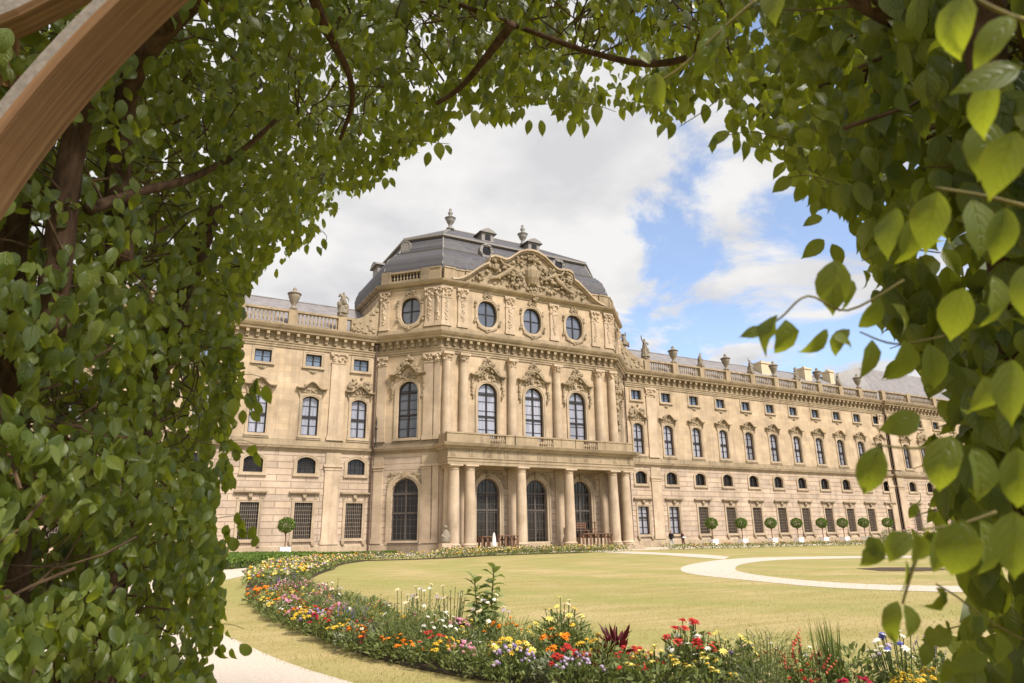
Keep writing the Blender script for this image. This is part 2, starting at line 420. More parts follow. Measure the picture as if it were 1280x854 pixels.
sheet('round_bed_soil', [tuple(GND(*q)[:2]) for q in [(1070, 711), (1100, 709.5), (1160, 709.5), (1190, 712), (1150, 714.5), (1100, 714)]], 0.008, M_SOIL)

#==================================================================== PALACE
PB = (34.5, 0.0, 0.0)
palace = empty('palace', PB, 'long sandstone baroque palace with columned portico, carved gable and slate dome', 'palace')
def part(mb, name, m, smooth=False, parent=None): return mb.build(name, m, parent or palace, PB, smooth)
XC = 34.5; YF = -5.05
PLAN = [(-16, -.2), (19.4, -.2), (24.2, YF), (44.8, YF), (49.6, -.2), (99.7, -.2), (99.7, -.6), (128, -.6)]
LW = Fr((-16, -.2), (35.4, 0)); CL = Fr(PLAN[1], (4.8, YF + .2)); FT = Fr(PLAN[2], (20.6, 0)); CRt = Fr(PLAN[3], (4.8, -.2 - YF)); RW = Fr(PLAN[4], (50.1, 0)); EP = Fr(PLAN[6], (28.3, 0))
LX = [17.74 - 4.6 * i for i in range(7)]
RX = [51.70] + [56.34 + 4.6 * i for i in range(10)]
SX = [103.4 + 4.5 * i for i in range(5)]
W_ATT = ('rect', 1.5, 17.18, 0, 18.34); W_MAIN = ('seg', 1.5, 10.62, 13.97, 14.3); W_MEZ = ('seg', 1.64, 7.15, 8.25, 8.62); W_GR = ('rect', 1.58, 1.44, 0, 4.56)
W_HALL = ('arch', 2.12, 10.55, 15.0, 16.06); W_CARCH = ('arch', 2.75, 1.15, 5.4, 6.78); W_DOOR = ('arch', 2.45, 0.4, 5.45, 6.75); W_OVAL = ('oval', 2.2, 21.9, 0, 24.72)
H = lambda kd, s: shift(outline(*kd), s)
g = MB(); u = MB(); pw = MB()
for fr, xs in ((LW, [x + 16 for x in LX]), (RW, [x - 49.6 for x in RX]), (EP, [x - 99.7 for x in SX])):
    g.wall(fr, 0, fr.len, 0, 9.25, [H(W_GR, s) for s in xs] + [H(W_MEZ, s) for s in xs])
    u.wall(fr, 0, fr.len, 9.25, 21.0, [H(W_MAIN, s) for s in xs] + [H(W_ATT, s) for s in xs])
for fr in (CL, CRt):
    g.wall(fr, 0, fr.len, 0, 9.25, [H(W_CARCH, fr.len / 2)]); u.wall(fr, 0, fr.len, 9.25, 21.0, [H(W_HALL, fr.len / 2)])
    pw.wall(fr, 0, fr.len, 21.0, 26.2, [H(W_OVAL, fr.len / 2)])
FX = [10.3 + d for d in (-5.3, 0, 5.3)]
g.wall(FT, 0, FT.len, 0, 9.25, [H(W_DOOR, s) for s in FX]); u.wall(FT, 0, FT.len, 9.25, 21.0, [H(W_HALL, s) for s in FX]); pw.wall(FT, 0, FT.len, 21.0, 26.2, [H(W_OVAL, s) for s in FX])
SL = Fr((19.4, 12), (0, -12.2)); SRt = Fr((49.6, -.2), (0, 12.2))
pw.wall(SL, 0, 12.2, 20.0, 26.2, []); pw.wall(SRt, 0, 12.2, 20.0, 26.2, [])
part(g, 'ground_floor_wall', M_RUST); part(u, 'upper_wall', M_WALL); part(pw, 'attic_wall', M_WALL)
# closed box of dark rooms behind the openings
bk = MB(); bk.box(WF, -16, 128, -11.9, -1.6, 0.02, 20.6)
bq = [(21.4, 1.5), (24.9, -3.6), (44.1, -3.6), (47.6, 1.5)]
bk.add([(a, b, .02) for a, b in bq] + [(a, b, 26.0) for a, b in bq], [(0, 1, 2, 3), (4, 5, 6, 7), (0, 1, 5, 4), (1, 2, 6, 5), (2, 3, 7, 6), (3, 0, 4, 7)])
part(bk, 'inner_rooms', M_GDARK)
# plinth, string course, cornices
mb = MB()
mb.sweep([(0, 0), (.16, 0), (.16, .78), (.08, .88), (0, .88)], PLAN); part(mb, 'plinth', M_TRIM)
mb = MB()
mb.sweep([(0, 9.1), (.10, 9.12), (.12, 9.3), (.34, 9.38), (.38, 9.52), (.42, 9.6), (.12, 9.66), (0, 9.66)], PLAN)
mb.sweep([(0, 9.67), (.06, 9.67), (.06, 10.2), (.0, 10.26)], PLAN, False)
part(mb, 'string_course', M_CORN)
mb = MB()
mb.sweep([(0, 18.7), (.10, 18.72), (.10, 18.9), (.16, 18.93), (.16, 19.1), (.24, 19.16), (.24, 19.24), (.04, 19.26), (.04, 20.05), (.62, 20.13), (.66, 20.32), (.80, 20.42), (.92, 20.62), (.95, 20.72), (.2, 20.84), (-.6, 20.9)], PLAN)
def consoles(m, fr, s0, s1, n):
    for i in range(n):
        s = s0 + (s1 - s0) * (i + .5) / n
        m.box(fr, s - .14, s + .14, 0.03, .30, 19.42, 20.06); m.box(fr, s - .14, s + .14, 0.30, .54, 19.78, 20.09)
consoles(mb, LW, 0, LW.len - .3, 39); consoles(mb, CL, .35, CL.len - .1, 8); consoles(mb, FT, .1, 20.5, 25); consoles(mb, CRt, .1, CRt.len - .35, 8); consoles(mb, RW, .3, 50, 55); consoles(mb, EP, .2, 28, 30)
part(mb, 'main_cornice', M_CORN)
PP = [(19.4, 12)] + PLAN[1:5] + [(49.6, 12)]
mb = MB()
mb.sweep([(0, 20.9), (.12, 20.9), (.12, 21.35), (.04, 21.42), (0, 21.42)], PP, False)
mb.sweep([(0, 25.55), (.10, 25.58), (.12, 25.8), (.3, 25.86), (.5, 26.05), (.56, 26.22), (.1, 26.32), (-.5, 26.36)], PP)
part(mb, 'dome_cornice', M_CORN)
# balustrades
def baluster(m, c, h):
    m.lathe(c, [(.09, 0), (.09, h * .08), (.05, h * .14), (.10, h * .34), (.085, h * .45), (.045, h * .72), (.09, h * .9), (.09, h)], 7)
def balustrade(fr, s0, s1, z0, z1, d, peds, name='balustrade', step=.36, pedw=.85):
    m = MB(); m.box(fr, s0, s1, d - .2, d + .2, z0, z0 + .26); m.box(fr, s0, s1, d - .2, d + .22, z1 - .2, z1)
    for p in peds: m.box(fr, p - pedw / 2, p + pedw / 2, d - .28, d + .28, z0, z1 + .08)
    s = s0 + step / 2
    while s < s1:
        if all(abs(s - p) > pedw / 2 + .1 for p in peds): baluster(m, fr.p(s, d, z0 + .26), z1 - z0 - .46)
        s += step
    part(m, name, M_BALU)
balustrade(LW, 0, 33.0, 20.9, 22.55, -.35, [31.7 - 4.75 * i for i in range(7)])
PEDR = [53.9 + 4.6 * i for i in range(10)]
balustrade(RW, 3.6, 50.1, 20.9, 22.45, -.35, [p - 49.6 for p in PEDR])
balustrade(EP, 0.0, 28.3, 20.9, 22.5, -.35, [.6, 7, 14, 21])
balustrade(CL, .2, 5.4, 26.4, 27.65, -.1, [.6, 5.0], pedw=1.0); balustrade(CRt, 1.4, 6.6, 26.4, 27.65, -.1, [1.8, 6.2], pedw=1.0)
m = MB()
for s0, s1, dd in ((.2, 1.4, .05), (1.4, 2.6, -.12), (2.6, 3.4, .05), (17.2, 18.0, .05), (18.0, 19.2, -.12), (19.2, 20.4, .05)):
    m.box(FT, s0, s1, -.6, dd, 26.37, 27.6); m.box(FT, s0 - .02, s1 + .02, -.6, dd + .08, 27.6, 27.74)
m.box(CL, 5.5, 6.6, -.6, .05, 26.37, 27.6); m.box(CL, 5.48, 6.62, -.6, .13, 27.6, 27.74)
m.box(CRt, .2, 1.3, -.6, .05, 26.37, 27.6); m.box(CRt, .18, 1.32, -.6, .13, 27.6, 27.74)
part(m, 'parapet', M_BALU)
# scrolled volute walls beside the dome storey
for fr, sa, sb, flip in ((LW, 32.6, 35.4, False), (RW, 0.0, 3.7, True)):
    m = MB(); pts = []
    n = 10
    for i in range(n + 1):
        t = i / n; s = sa + (sb - sa) * (t if not flip else 1 - t); pts.append((s, 22.5 + 2.6 * t ** 2.2))
    poly = pts + [(pts[-1][0], 20.9), (pts[0][0], 20.9)]
    m.prism(fr, poly, -.5, -.1)
    for i in range(26):
        t = random.random(); s = sa + (sb - sa) * (t if not flip else 1 - t); z = random.uniform(21.2, 22.2 + 2.4 * t ** 2.2)
        m.blob(fr.p(s, -.08, z), random.uniform(.12, .26), (1, .6, 1))
    part(m, 'volute_wall', M_CARVE)
# pilasters and columns
def capital(m, fr, s, w, z0, z1, d, n=11):
    m.box(fr, s - w * .62, s + w * .62, 0, d + .12, z1 - .16, z1)
    for i in range(n):
        m.blob(fr.p(s + random.uniform(-.5, .5) * w, d + random.uniform(-.02, .07), random.uniform(z0 + .08, z1 - .2)), random.uniform(.10, .17), (1, 1, 1.1))
    for sg in (-1, 1):
        m.blob(fr.p(s + sg * w * .5, d + .06, z1 - .28), .17)
    m.box(fr, s - w * .45, s + w * .45, 0, d - .01, z0, z1 - .16); m.box(fr, s - w * .54, s + w * .54, 0, d + .05, z0 - .1, z0)
def pilaster(fr, s, w, z0, z1, d=.14, cap=.75, panel=False, plain=False):
    m = MB(); m.box(fr, s - w / 2, s + w / 2, -.02, d, z0 + .5, z1 - cap)
    m.box(fr, s - w * .58, s + w * .58, -.02, d + .07, z0, z0 + .34); m.box(fr, s - w * .54, s + w * .54, -.02, d + .035, z0 + .34, z0 + .5)
    if plain:
        m.box(fr, s - w * .56, s + w * .56, -.02, d + .06, z1 - cap, z1 - cap + .12); m.box(fr, s - w * .5, s + w * .5, -.02, d + .02, z1 - cap + .12, z1 - .22); m.box(fr, s - w * .6, s + w * .6, -.02, d + .12, z1 - .22, z1)
    else: capital(m, fr, s, w, z1 - cap, z1, d)
    if panel:
        for i in range(16):
            m.blob(fr.p(s + random.uniform(-.12, .12) * w, d + .02, z0 + .7 + (z1 - cap - z0 - .9) * i / 15), random.uniform(.09, .16), (1, .6, 1.2))
    part(m, 'pilaster', M_COL)
for fr, ss in ((LW, [31.55, 18, 4.2]), (RW, [4.25, 49.2]), (EP, [.75, 21])):
    for s in ss:
        pilaster(fr, s, 1.45, .9, 8.0, plain=True, cap=.5); m = MB(); m.box(fr, s - .72, s + .72, 0, .1, 8.0, 9.1); part(m, 'pilaster_block', M_TRIM)
        pilaster(fr, s, 1.4, 10.25, 18.7, cap=.95)
for fr in (CL, CRt):
    L_ = fr.len
    for s, ww in ((.6, .95), (L_ - 1.25, .95), (L_ - .32, .6)):
        pilaster(fr, s, ww, .9, 8.0, plain=True, cap=.45); pilaster(fr, s, ww, 10.25, 18.7, cap=.85); pilaster(fr, s, ww, 21.45, 25.55, cap=1.0, panel=True)
    for b0, b1 in ((.1, 1.1), (L_ - 1.75, L_ - .1)):
        m = MB(); m.box(fr, b0, b1, 0, .1, 8.0, 9.1); part(m, 'pilaster_block', M_TRIM)
for s in (.45, 2.2, 7.6, 13.0, 18.4, 20.15):
    pilaster(FT, s, .95, .45, 8.0, plain=True, cap=.45)
    pilaster(FT, s, 1.0, 21.45, 25.55, cap=1.1, panel=True)
def round_column(fr, s, d, r, z0, z1, cap, corinth=False):
    m = MB(); c = fr.p(s, d, 0)
    h = z1 - z0 - cap
    m.lathe((c[0], c[1], z0), [(r * 1.35, 0), (r * 1.35, .16), (r * 1.22, .18), (r * 1.3, .28), (r * 1.05, .4), (r, .45), (r * .99, h * .35), (r * .93, h * .7), (r * .86, h)], 20)
    if corinth:
        m.lathe((c[0], c[1], z1 - cap), [(r * .95, 0), (r * .95, .08), (r * .84, .1), (r * .9, cap * .5), (r * 1.2, cap * .82)], 16)
        for i in range(18):
            a = random.uniform(0, 6.28); m.blob((c[0] + r * 1.0 * math.cos(a), c[1] + r * 1.0 * math.sin(a), z1 - cap + random.uniform(.12, cap - .15)), random.uniform(.08, .14))
    else:
        m.lathe((c[0], c[1], z1 - cap), [(r * .95, 0), (r * .95, .07), (r * .86, .09), (r * .86, cap * .45), (r * 1.1, cap * .6), (r * 1.15, cap * .66)], 20)
    m.box(fr, s - r * 1.2, s + r * 1.2, d - r * 1.2, d + r * 1.2, z1 - cap * .3, z1)
    part(m, 'column', M_COL, False)
for s in (.55, 2.3, 7.62, 12.98, 18.3, 20.05):
    round_column(FT, s, .22, .46, 10.25, 18.7, .85, True)
    m = MB(); m.box(FT, s - .6, s + .6, 0.0, .75, 9.9, 10.25); part(m, 'column_base', M_TRIM)
# portico
PY = 1.85     # distance of its column axis before the wall
PF = Fr((XC - 10.3, YF - PY), (20.6, 0))
m = MB(); m.box(FT, -.6, 21.2, .02, 2.9, 0.0, .28); m.box(FT, -.2, 20.8, .02, 2.6, .28, .42); part(m, 'portico_platform', M_TRIM)
for dx in (-9.62, -8.05, -2.69, 2.69, 8.05, 9.62): round_column(FT, 10.3 + dx, PY, .53, .42, 7.72, .45)
for dx in (-9.62, 9.62): round_column(FT, 10.3 + dx, .62, .50, .42, 7.72, .45)
pp = [(XC - 10.45, YF - .05), (XC - 10.45, YF - PY - .48), (XC + 10.45, YF - PY - .48), (XC + 10.45, YF - .05)]
m = MB(); m.sweep([(-.9, 7.72), (0, 7.72), (0, 8.0), (.05, 8.02), (.05, 8.25), (.12, 8.3), (.12, 8.4), (.02, 8.42), (.02, 9.08), (.2, 9.14), (.28, 9.3), (.5, 9.38), (.58, 9.55), (.62, 9.64), (.1, 9.72), (-2.2, 9.74)], pp)
m.box(FT, .3, 20.3, .05, 2.0, 8.1, 8.3)
for i in range(12):
    s = 10.3 + (i - 5.5) * 1.8
    for k in (-.16, 0, .16): m.box(FT, s + k - .05, s + k + .05, 2.3, 2.39, 8.46, 9.06)
part(m, 'portico_entablature', M_CORN)
m = MB(); yy = PY + .35
segs = [(-.2, 3.2), (6.9, 8.5), (12.1, 13.7), (17.4, 20.8)]
for a, b in segs: m.box(FT, a, b, yy - .35, yy + .02, 9.75, 10.55); m.box(FT, a - .03, b + .03, yy - .4, yy + .08, 10.55, 10.68)
for c_ in FX:
    m.box(FT, c_ - 1.8, c_ - .85, yy - .3, yy - .02, 9.75, 10.55); m.box(FT, c_ + .85, c_ + 1.8, yy - .3, yy - .02, 9.75, 10.55); m.box(FT, c_ - 1.8, c_ + 1.8, yy - .36, yy + .04, 10.55, 10.68)
    for k in range(7): baluster(m, FT.p(c_ - .75 + k * .25, yy - .16, 9.75), .8)
for sg in (-.1, 20.7): m.box(FT, sg - .15, sg + .15, .3, yy - .4, 9.75, 10.6)
part(m, 'balcony_parapet', M_BALU)
# windows: one prototype per kind, copied with its parts
def make_window(name, kd, pane, nx, nz, frame=.09, bar=.05, transoms=(), sur=.26, surd=.09, hood=None, sill=True, grille=None, mull=.13, fm=None):
    kind, wd, zb, zs, zt = kd; F = Fr((0, 0), (1, 0)); ol = [(a, z - zb) for a, z in outline(*kd)]; h = zt - zb
    m = MB(); m.ring(F, offset(ol, -frame), ol, -.34, -.24)
    def lim(s):      # height of the opening at abscissa s
        zz = [z for a, z in ol]; best = h
        pts = [p for p in ol]
        for i in range(len(pts)):
            a, b = pts[i], pts[(i + 1) % len(pts)]
            if min(a[1], b[1]) > h * .3 and (a[0] - s) * (b[0] - s) <= 0 and a[0] != b[0]: best = a[1] + (b[1] - a[1]) * (s - a[0]) / (b[0] - a[0])
        return best
    for i in range(1, nx):
        s = -wd / 2 + wd * i / nx; bw = mull if i * 2 == nx else bar
        m.box(F, s - bw / 2, s + bw / 2, -.33, -.25 if bw == mull else -.28, .0, lim(s) - .02)
    for i in range(1, nz):
        z = h * i / nz
        if kind != 'oval' or abs(z - h / 2) < .01: m.box(F, -wd / 2 + .02, wd / 2 - .02, -.325, -.285, z - bar / 2, z + bar / 2)
    for z in transoms: m.box(F, -wd / 2 + .01, wd / 2 - .01, -.33, -.225, z - zb - .085, z - zb + .085)
    o = m.build(name, fm or M_WOODF, palace)
    p = MB(); p.prism(F, ol, -.40, -.335); p.build('pane', pane, o)
    if sur:
        r_ = MB(); r_.ring(F, ol, offset(ol, sur * .55), 0, surd * .6); r_.ring(F, offset(ol, sur * .5), offset(ol, sur), 0, surd); r_.build('surround', M_TRIM, o)
    if sill:
        s_ = MB(); sw = wd / 2 + sur + .06; s_.box(F, -sw, sw, -.0, .2, -.16 - sur * .4, -.02 - sur * .4); s_.build('sill', M_TRIM, o)
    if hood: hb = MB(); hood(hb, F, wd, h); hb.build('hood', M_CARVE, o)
    if grille:
        gm = MB(); gx, gz = grille
        for i in range(1, gx): gm.box(F, -wd / 2 + wd * i / gx - .014, -wd / 2 + wd * i / gx + .014, -.14, -.11, 0, lim(-wd / 2 + wd * i / gx))
        for i in range(1, gz): gm.box(F, -wd / 2, wd / 2, -.15, -.1, h * i / gz - .016, h * i / gz + .016)
        gm.build('grille', M_IRON, o)
    return o
def curve_hood(m, F, half, z0, rise, th=.16, d=.42, flat=.35):
    pts = []
    for i in range(21):
        t = -1 + 2 * i / 20; a = abs(t)
        z = z0 + (rise * (math.cos(math.pi * a / (1 - flat) ) * .5 + .5) if a < 1 - flat else 0) + (.06 if a > .93 else 0)
        pts.append((t * half, z))
    for k0, k1, dd in ((0, th * .45, d * .6), (th * .45, th, d)):
        low = [(s, z + k0) for s, z in pts]; up_ = [(s, z + k1) for s, z in pts]
        m.prism(F, low + up_[::-1], -.02, dd)
    return pts
def hood_main(m, F, wd, h):
    curve_hood(m, F, 1.42, h + .58, .62)
    m.box(F, -1.0, 1.0, 0, .07, h + .3, h + .6)
    for i in range(12):
        m.blob(F.p(random.uniform(-.75, .75), .1, h + random.uniform(.42, 1.0) * (1 - .0)), random.uniform(.09, .17), (1, .8, 1))
    for sg in (-1, 1):
        for k in range(4): m.blob(F.p(sg * (1.15 - .04 * k), .1, h + .4 - .17 * k), .13 - .02 * k)
    m.box(F, -1.1, 1.1, 0, .14, -.42, -.28)
def hood_trophy(m, F, wd, h):
    hood_main(m, F, wd, h)
    for i in range(34):
        t = random.uniform(-1, 1); m.blob(F.p(t * 1.15, .12, h + 1.15 + random.random() ** 1.3 * (1.45 - .9 * abs(t))), random.uniform(.12, .24), (1, .7, 1))
def hood_attic(m, F, wd, h):
    pts = [(-1.0, -.3), (1.0, -.3), (.95, -.42), (.45, -.46), (.2, -.68), (0, -.76), (-.2, -.68), (-.45, -.46), (-.95, -.42)]
    m.prism(F, pts[::-1], 0, .06)
    for i in range(5): m.blob(F.p(random.uniform(-.3, .3), .07, -.5 - random.random() * .15), .09)
def hood_ground(m, F, wd, h):
    m.box(F, -1.28, 1.28, -.02, .18, h + .72, h + .82); m.box(F, -1.36, 1.36, -.02, .32, h + .82, h + .96)
    m.box(F, -.16, .16, 0, .22, h + .28, h + .72); m.blob(F.p(0, .2, h + .45), .17)
    for sg in (-1, 1):
        m.box(F, sg * .95 - .14, sg * .95 + .14, 0, .24, -.62, -.26); m.blob(F.p(sg * .95, .22, -.52), .15)
        m.box(F, sg * 1.02 - .12, sg * 1.02 + .12, 0, .05, h + .3, h + .72)
def hood_hall(m, F, wd, h):
    curve_hood(m, F, 1.95, h + .55, .95, .2, .5, .3)
    for i in range(60):
        t = random.uniform(-1, 1); m.blob(F.p(t * 1.2, .15 + random.random() * .12, h + 1.45 - .9 * abs(t) + random.random() * (1.35 - .95 * abs(t))), random.uniform(.13, .26), (1, .8, 1))
    for i in range(22): m.blob(F.p(random.uniform(-1, 1), .12, h + random.uniform(.2, 1.05)), random.uniform(.1, .2), (1, .7, 1))
    for sg in (-1, 1):
        for k in range(12):
            t = k / 11; m.blob(F.p(sg * (1.55 + .15 * math.sin(3 * t)) + random.uniform(-.1, .1), .12, h + .45 - 2.0 * t), random.uniform(.12, .2) * (1 - .3 * t), (1, .8, 1.1))
def hood_arch(m, F, wd, h):
    m.box(F, -.2, .2, 0, .3, h + .05, h + .6)
    for i in range(46):
        t = random.uniform(-1, 1); z = h + .55 - random.random() * .45 - max(0, 0)
        m.blob(F.p(t * 1.75, .06, z - .0), random.uniform(.1, .2), (1, .6, 1))
    for sg in (-1, 1):
        for k in range(14): m.blob(F.p(sg * random.uniform(1.2, 1.85), .05, h - random.random() * 1.0 + .2), random.uniform(.09, .17), (1, .5, 1))
def hood_oval(m, F, wd, h):
    for i in range(14): m.blob(F.p(random.uniform(-.45, .45), .12, h + random.uniform(.25, .75)), random.uniform(.1, .2))
    for sg in (-1, 1):
        for z in (h * .82, h * .2):
            for k in range(5): m.blob(F.p(sg * (1.38 + random.uniform(-.12, .12)), .1, z + random.uniform(-.25, .25)), random.uniform(.1, .17))
    pts = []
    for i in range(11):
        t = -1 + .2 * i; pts.append((1.15 * t, -.62 + .55 * abs(t)))
    m.ring(F, pts, [(a, z + .16) for a, z in pts], 0, .16, False)
    for k in range(6): m.blob(F.p(random.uniform(-.4, .4), .12, -.5 + random.uniform(-.1, .15)), random.uniform(.1, .18))
def place(o, fr, s, z, first):
    c = o if first else copy_tree(o, palace)
    q = fr.p(s, 0, z); c.location = (q[0] - PB[0], q[1] - PB[1], q[2] - PB[2]); c.rotation_euler = (0, 0, fr.ang)
    return c
def place_all(o, spots):
    for i, (fr, s, z) in enumerate(spots): place(o, fr, s, z, i == 0)
ws = [(LW, x + 16) for x in LX[1:]] + [(RW, x - 49.6) for x in RX[1:]]
wt = [(LW, LX[0] + 16), (RW, RX[0] - 49.6)] + [(EP, x - 99.7) for x in SX]
place_all(make_window('attic_window', W_ATT, M_GSKY, 2, 2, bar=.03, hood=hood_attic), [(f, s, 17.18) for f, s in ws])
place_all(make_window('attic_window', W_ATT, M_GSKY, 2, 2, bar=.03), [(f, s, 17.18) for f, s in wt])
place_all(make_window('main_window', W_MAIN, M_GCURT, 2, 4, transoms=(12.3,), hood=hood_main), [(f, s, 10.62) for f, s in ws])
place_all(make_window('main_window', W_MAIN, M_GCURT, 2, 4, transoms=(12.3,), hood=hood_trophy), [(f, s, 10.62) for f, s in wt])
place_all(make_window('mezzanine_window', W_MEZ, M_GDARK, 4, 3, bar=.04, mull=.06, sur=.3, grille=None), [(f, s, 7.15) for f, s in ws + wt])
gl = [q for q in ws + wt if q not in (ws[6], wt[1])]
place_all(make_window('ground_floor_window', W_GR, M_GGREY, 2, 4, transoms=(3.3,), hood=hood_ground, grille=(9, 9)), [(f, s, 1.44) for f, s in gl])
place_all(make_window('ground_floor_window', W_GR, M_GCURT, 2, 4, transoms=(3.3,), hood=hood_ground), [(f, s, 1.44) for f, s in (wt[1], ws[6])])
hw = make_window('hall_window', W_HALL, M_GCURT, 2, 6, frame=.12, transoms=(12.75, 14.95), mull=.17, sur=.3, surd=.12, hood=hood_hall)
place_all(hw, [(FT, s, 10.55) for s in FX] + [(CRt, CRt.len / 2, 10.55)])
place_all(make_window('hall_window', W_HALL, M_GOVAL, 2, 6, frame=.12, transoms=(12.75, 14.95), mull=.17, sur=.3, surd=.12, hood=hood_hall), [(CL, CL.len / 2, 10.55)])
place_all(make_window('arched_window', W_CARCH, M_GDARK, 6, 9, frame=.12, transoms=(3.6, 5.35), mull=.2, bar=.04, sur=.42, surd=.16, hood=hood_arch, fm=M_FRGREY), [(CL, CL.len / 2, 1.15), (CRt, CRt.len / 2, 1.15)])
place_all(make_window('arched_door', W_DOOR, M_GDARK, 6, 8, frame=.14, transoms=(3.8, 5.4), mull=.2, bar=.04, sur=.42, surd=.16, hood=hood_arch, sill=False, fm=M_FRGREY), [(FT, s, .42) for s in FX])
place_all(make_window('oval_window', W_OVAL, M_GOVAL, 2, 2, frame=.12, mull=.13, bar=.12, sur=.3, surd=.13, hood=hood_oval, sill=False), [(FT, s, 21.9) for s in FX] + [(CL, CL.len / 2, 21.9), (CRt, CRt.len / 2, 21.9)])
# low railing under the arched window of the left splay
m = MB()
for k in range(26): m.box(CL, CL.len / 2 - 1.5 + k * .12, CL.len / 2 - 1.48 + k * .12, .22, .24, .1, .95)
m.box(CL, CL.len / 2 - 1.55, CL.len / 2 + 1.55, .21, .25, .9, .95); part(m, 'window_railing', M_IRON2)
# carved gable
GP = [(0, 31.3), (.7, 31.22), (1.5, 30.9), (2.1, 30.45), (2.6, 30.05), (3.0, 29.75), (3.4, 29.65), (4.0, 29.75), (4.6, 29.8), (5.15, 29.55), (5.3, 28.85), (5.8, 28.6), (6.4, 28.15), (7.0, 27.65), (7.6, 27.15), (8.2, 26.75), (8.8, 26.5), (9.4, 26.4)]
def gz(x):
    a = abs(x)
    for (x0, z0), (x1, z1) in zip(GP, GP[1:]):
        if a <= x1: return z0 + (z1 - z0) * (a - x0) / (x1 - x0)
    return 26.4
GF = Fr((XC, YF), (1, 0))
xs = [-q[0] for q in GP[::-1]] + [q[0] for q in GP[1:]]
m = MB(); m.prism(GF, [(-9.4, 26.3)] + [(x, gz(x)) for x in xs] + [(9.4, 26.3)], -.7, .12)
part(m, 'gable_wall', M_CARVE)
m = MB()
for k0, k1, dd in ((-.36, -.16, .36), (-.16, .06, .6)):
    m.prism(GF, [(x, gz(x) + k0) for x in xs] + [(x, gz(x) + k1) for x in xs[::-1]], -.7, dd)
part(m, 'gable_moulding', M_TRIM)
m = MB()
# relief: shield in an ornate frame, reclining figures, trophies
m.lathe(GF.p(0, .0, 28.35), [(0.01, -1.2), (.6, -1.0), (.85, -.3), (.9, .5), (.6, 1.0), (.01, 1.15)], 14)
for i in range(240):
    x = random.gauss(0, 3.3); zt = gz(x) - .65
    if abs(x) > 7 or zt < 26.8: continue
    z = random.uniform(26.7, zt)
    if abs(x) < 1 and 27.3 < z < 29.3: continue
    m.blob(GF.p(x, .14 + random.random() * .22, z), random.uniform(.1, .27), (random.uniform(.7, 1.5), .8, random.uniform(.7, 1.3)), .3)
for sg in (-1, 1):
    m.tube([GF.p(sg * 1.6, .45, 28.2), GF.p(sg * 2.6, .55, 28.7), GF.p(sg * 3.2, .5, 28.1), GF.p(sg * 4.3, .45, 27.4), GF.p(sg * 5.2, .4, 27.1)], [.16, .27, .28, .2, .12], 8)
    for k in range(26): m.blob(GF.p(sg * random.uniform(1.5, 4.6), .5, 28.3 - abs(random.gauss(0, .5)) + random.uniform(-.2, .5)), random.uniform(.12, .25), (1.2, .8, 1), .3)
    m.blob(GF.p(sg * 2.5, .6, 29.25), .27); m.tube([GF.p(sg * 2.7, .55, 28.8), GF.p(sg * 3.6, .5, 29.0), GF.p(sg * 4.0, .45, 29.5)], [.16, .13, .1], 6)
    for k in range(14): m.blob(GF.p(sg * random.uniform(4.2, 5.3), .3, random.uniform(28.2, 29.6)), random.uniform(.15, .3))
for k in range(12): m.blob(GF.p(random.uniform(-.6, .6), .5, random.uniform(30.0, 30.6)), random.uniform(.15, .28))
for k in range(16): m.blob(GF.p(random.uniform(-.55, .55), .35, random.uniform(25.5, 26.5)), random.uniform(.13, .24))
part(m, 'gable_relief', M_CARVE)
# carved drop ornaments down the right-hand splay corner
m = MB()
for k in range(30): m.blob(CRt.p(.15 + random.uniform(-.1, .5), .18, 12.5 + 6.5 * k / 29), random.uniform(.15, .32))
part(m, 'corner_ornament', M_CARVE)
# dome roof
def plan_ring(i, z):
    base = [(19.4, 11.5), (19.4, -.2), (24.2, YF), (44.8, YF), (49.6, -.2), (49.6, 11.5)]
    p = [Vector(q) for q in base]; n = len(p); res = []
    for k in range(n):
        a = (p[k] - p[k - 1]).normalized(); b = (p[(k + 1) % n] - p[k]).normalized()
        n1 = Vector((-a.y, a.x)); n2 = Vector((-b.y, b.x)); mm = (n1 + n2).normalized(); q = p[k] + mm * i / mm.dot(n1); res.append((q.x, q.y, z))
    return res
def roof_rings(m, rings):
    n = 6
    for a, b in zip(rings, rings[1:]):
        m.add(a + b, [(k, (k + 1) % n, n + (k + 1) % n, n + k) for k in range(n)])
rings = [plan_ring(.5, 26.4), plan_ring(.36, 27.4), plan_ring(.34, 28.1), plan_ring(.44, 28.8), plan_ring(.72, 29.45), plan_ring(1.2, 30.05), plan_ring(1.7, 30.42), plan_ring(2.2, 30.65)]
m = MB(); roof_rings(m, rings); part(m, 'lower_roof', M_SLATE)
m = MB(); roof_rings(m, [plan_ring(2.15, 30.7), plan_ring(2.3, 31.2), plan_ring(2.6, 31.9), plan_ring(2.95, 32.45)])
part(m, 'upper_roof', M_SLATE)
m = MB(); roof_rings(m, [plan_ring(2.05, 30.58), plan_ring(1.98, 30.7), plan_ring(2.2, 30.78)]); roof_rings(m, [plan_ring(2.9, 32.4), plan_ring(2.62, 32.48), plan_ring(2.62, 32.68), plan_ring(2.9, 32.75)])
for a, b in zip(plan_ring(2.1, 30.7), plan_ring(2.95, 32.5)): m.tube([a, b], .09, 6)
for a, b, c in zip(plan_ring(.34, 28.1), plan_ring(.72, 29.45), plan_ring(1.7, 30.42)): m.tube([a, b, c], .06, 6)
part(m, 'roof_edging', M_LEAD)
top = plan_ring(2.7, 32.7); rg = [(29.4, 5.4, 37.3), (39.5, 5.4, 37.3)]
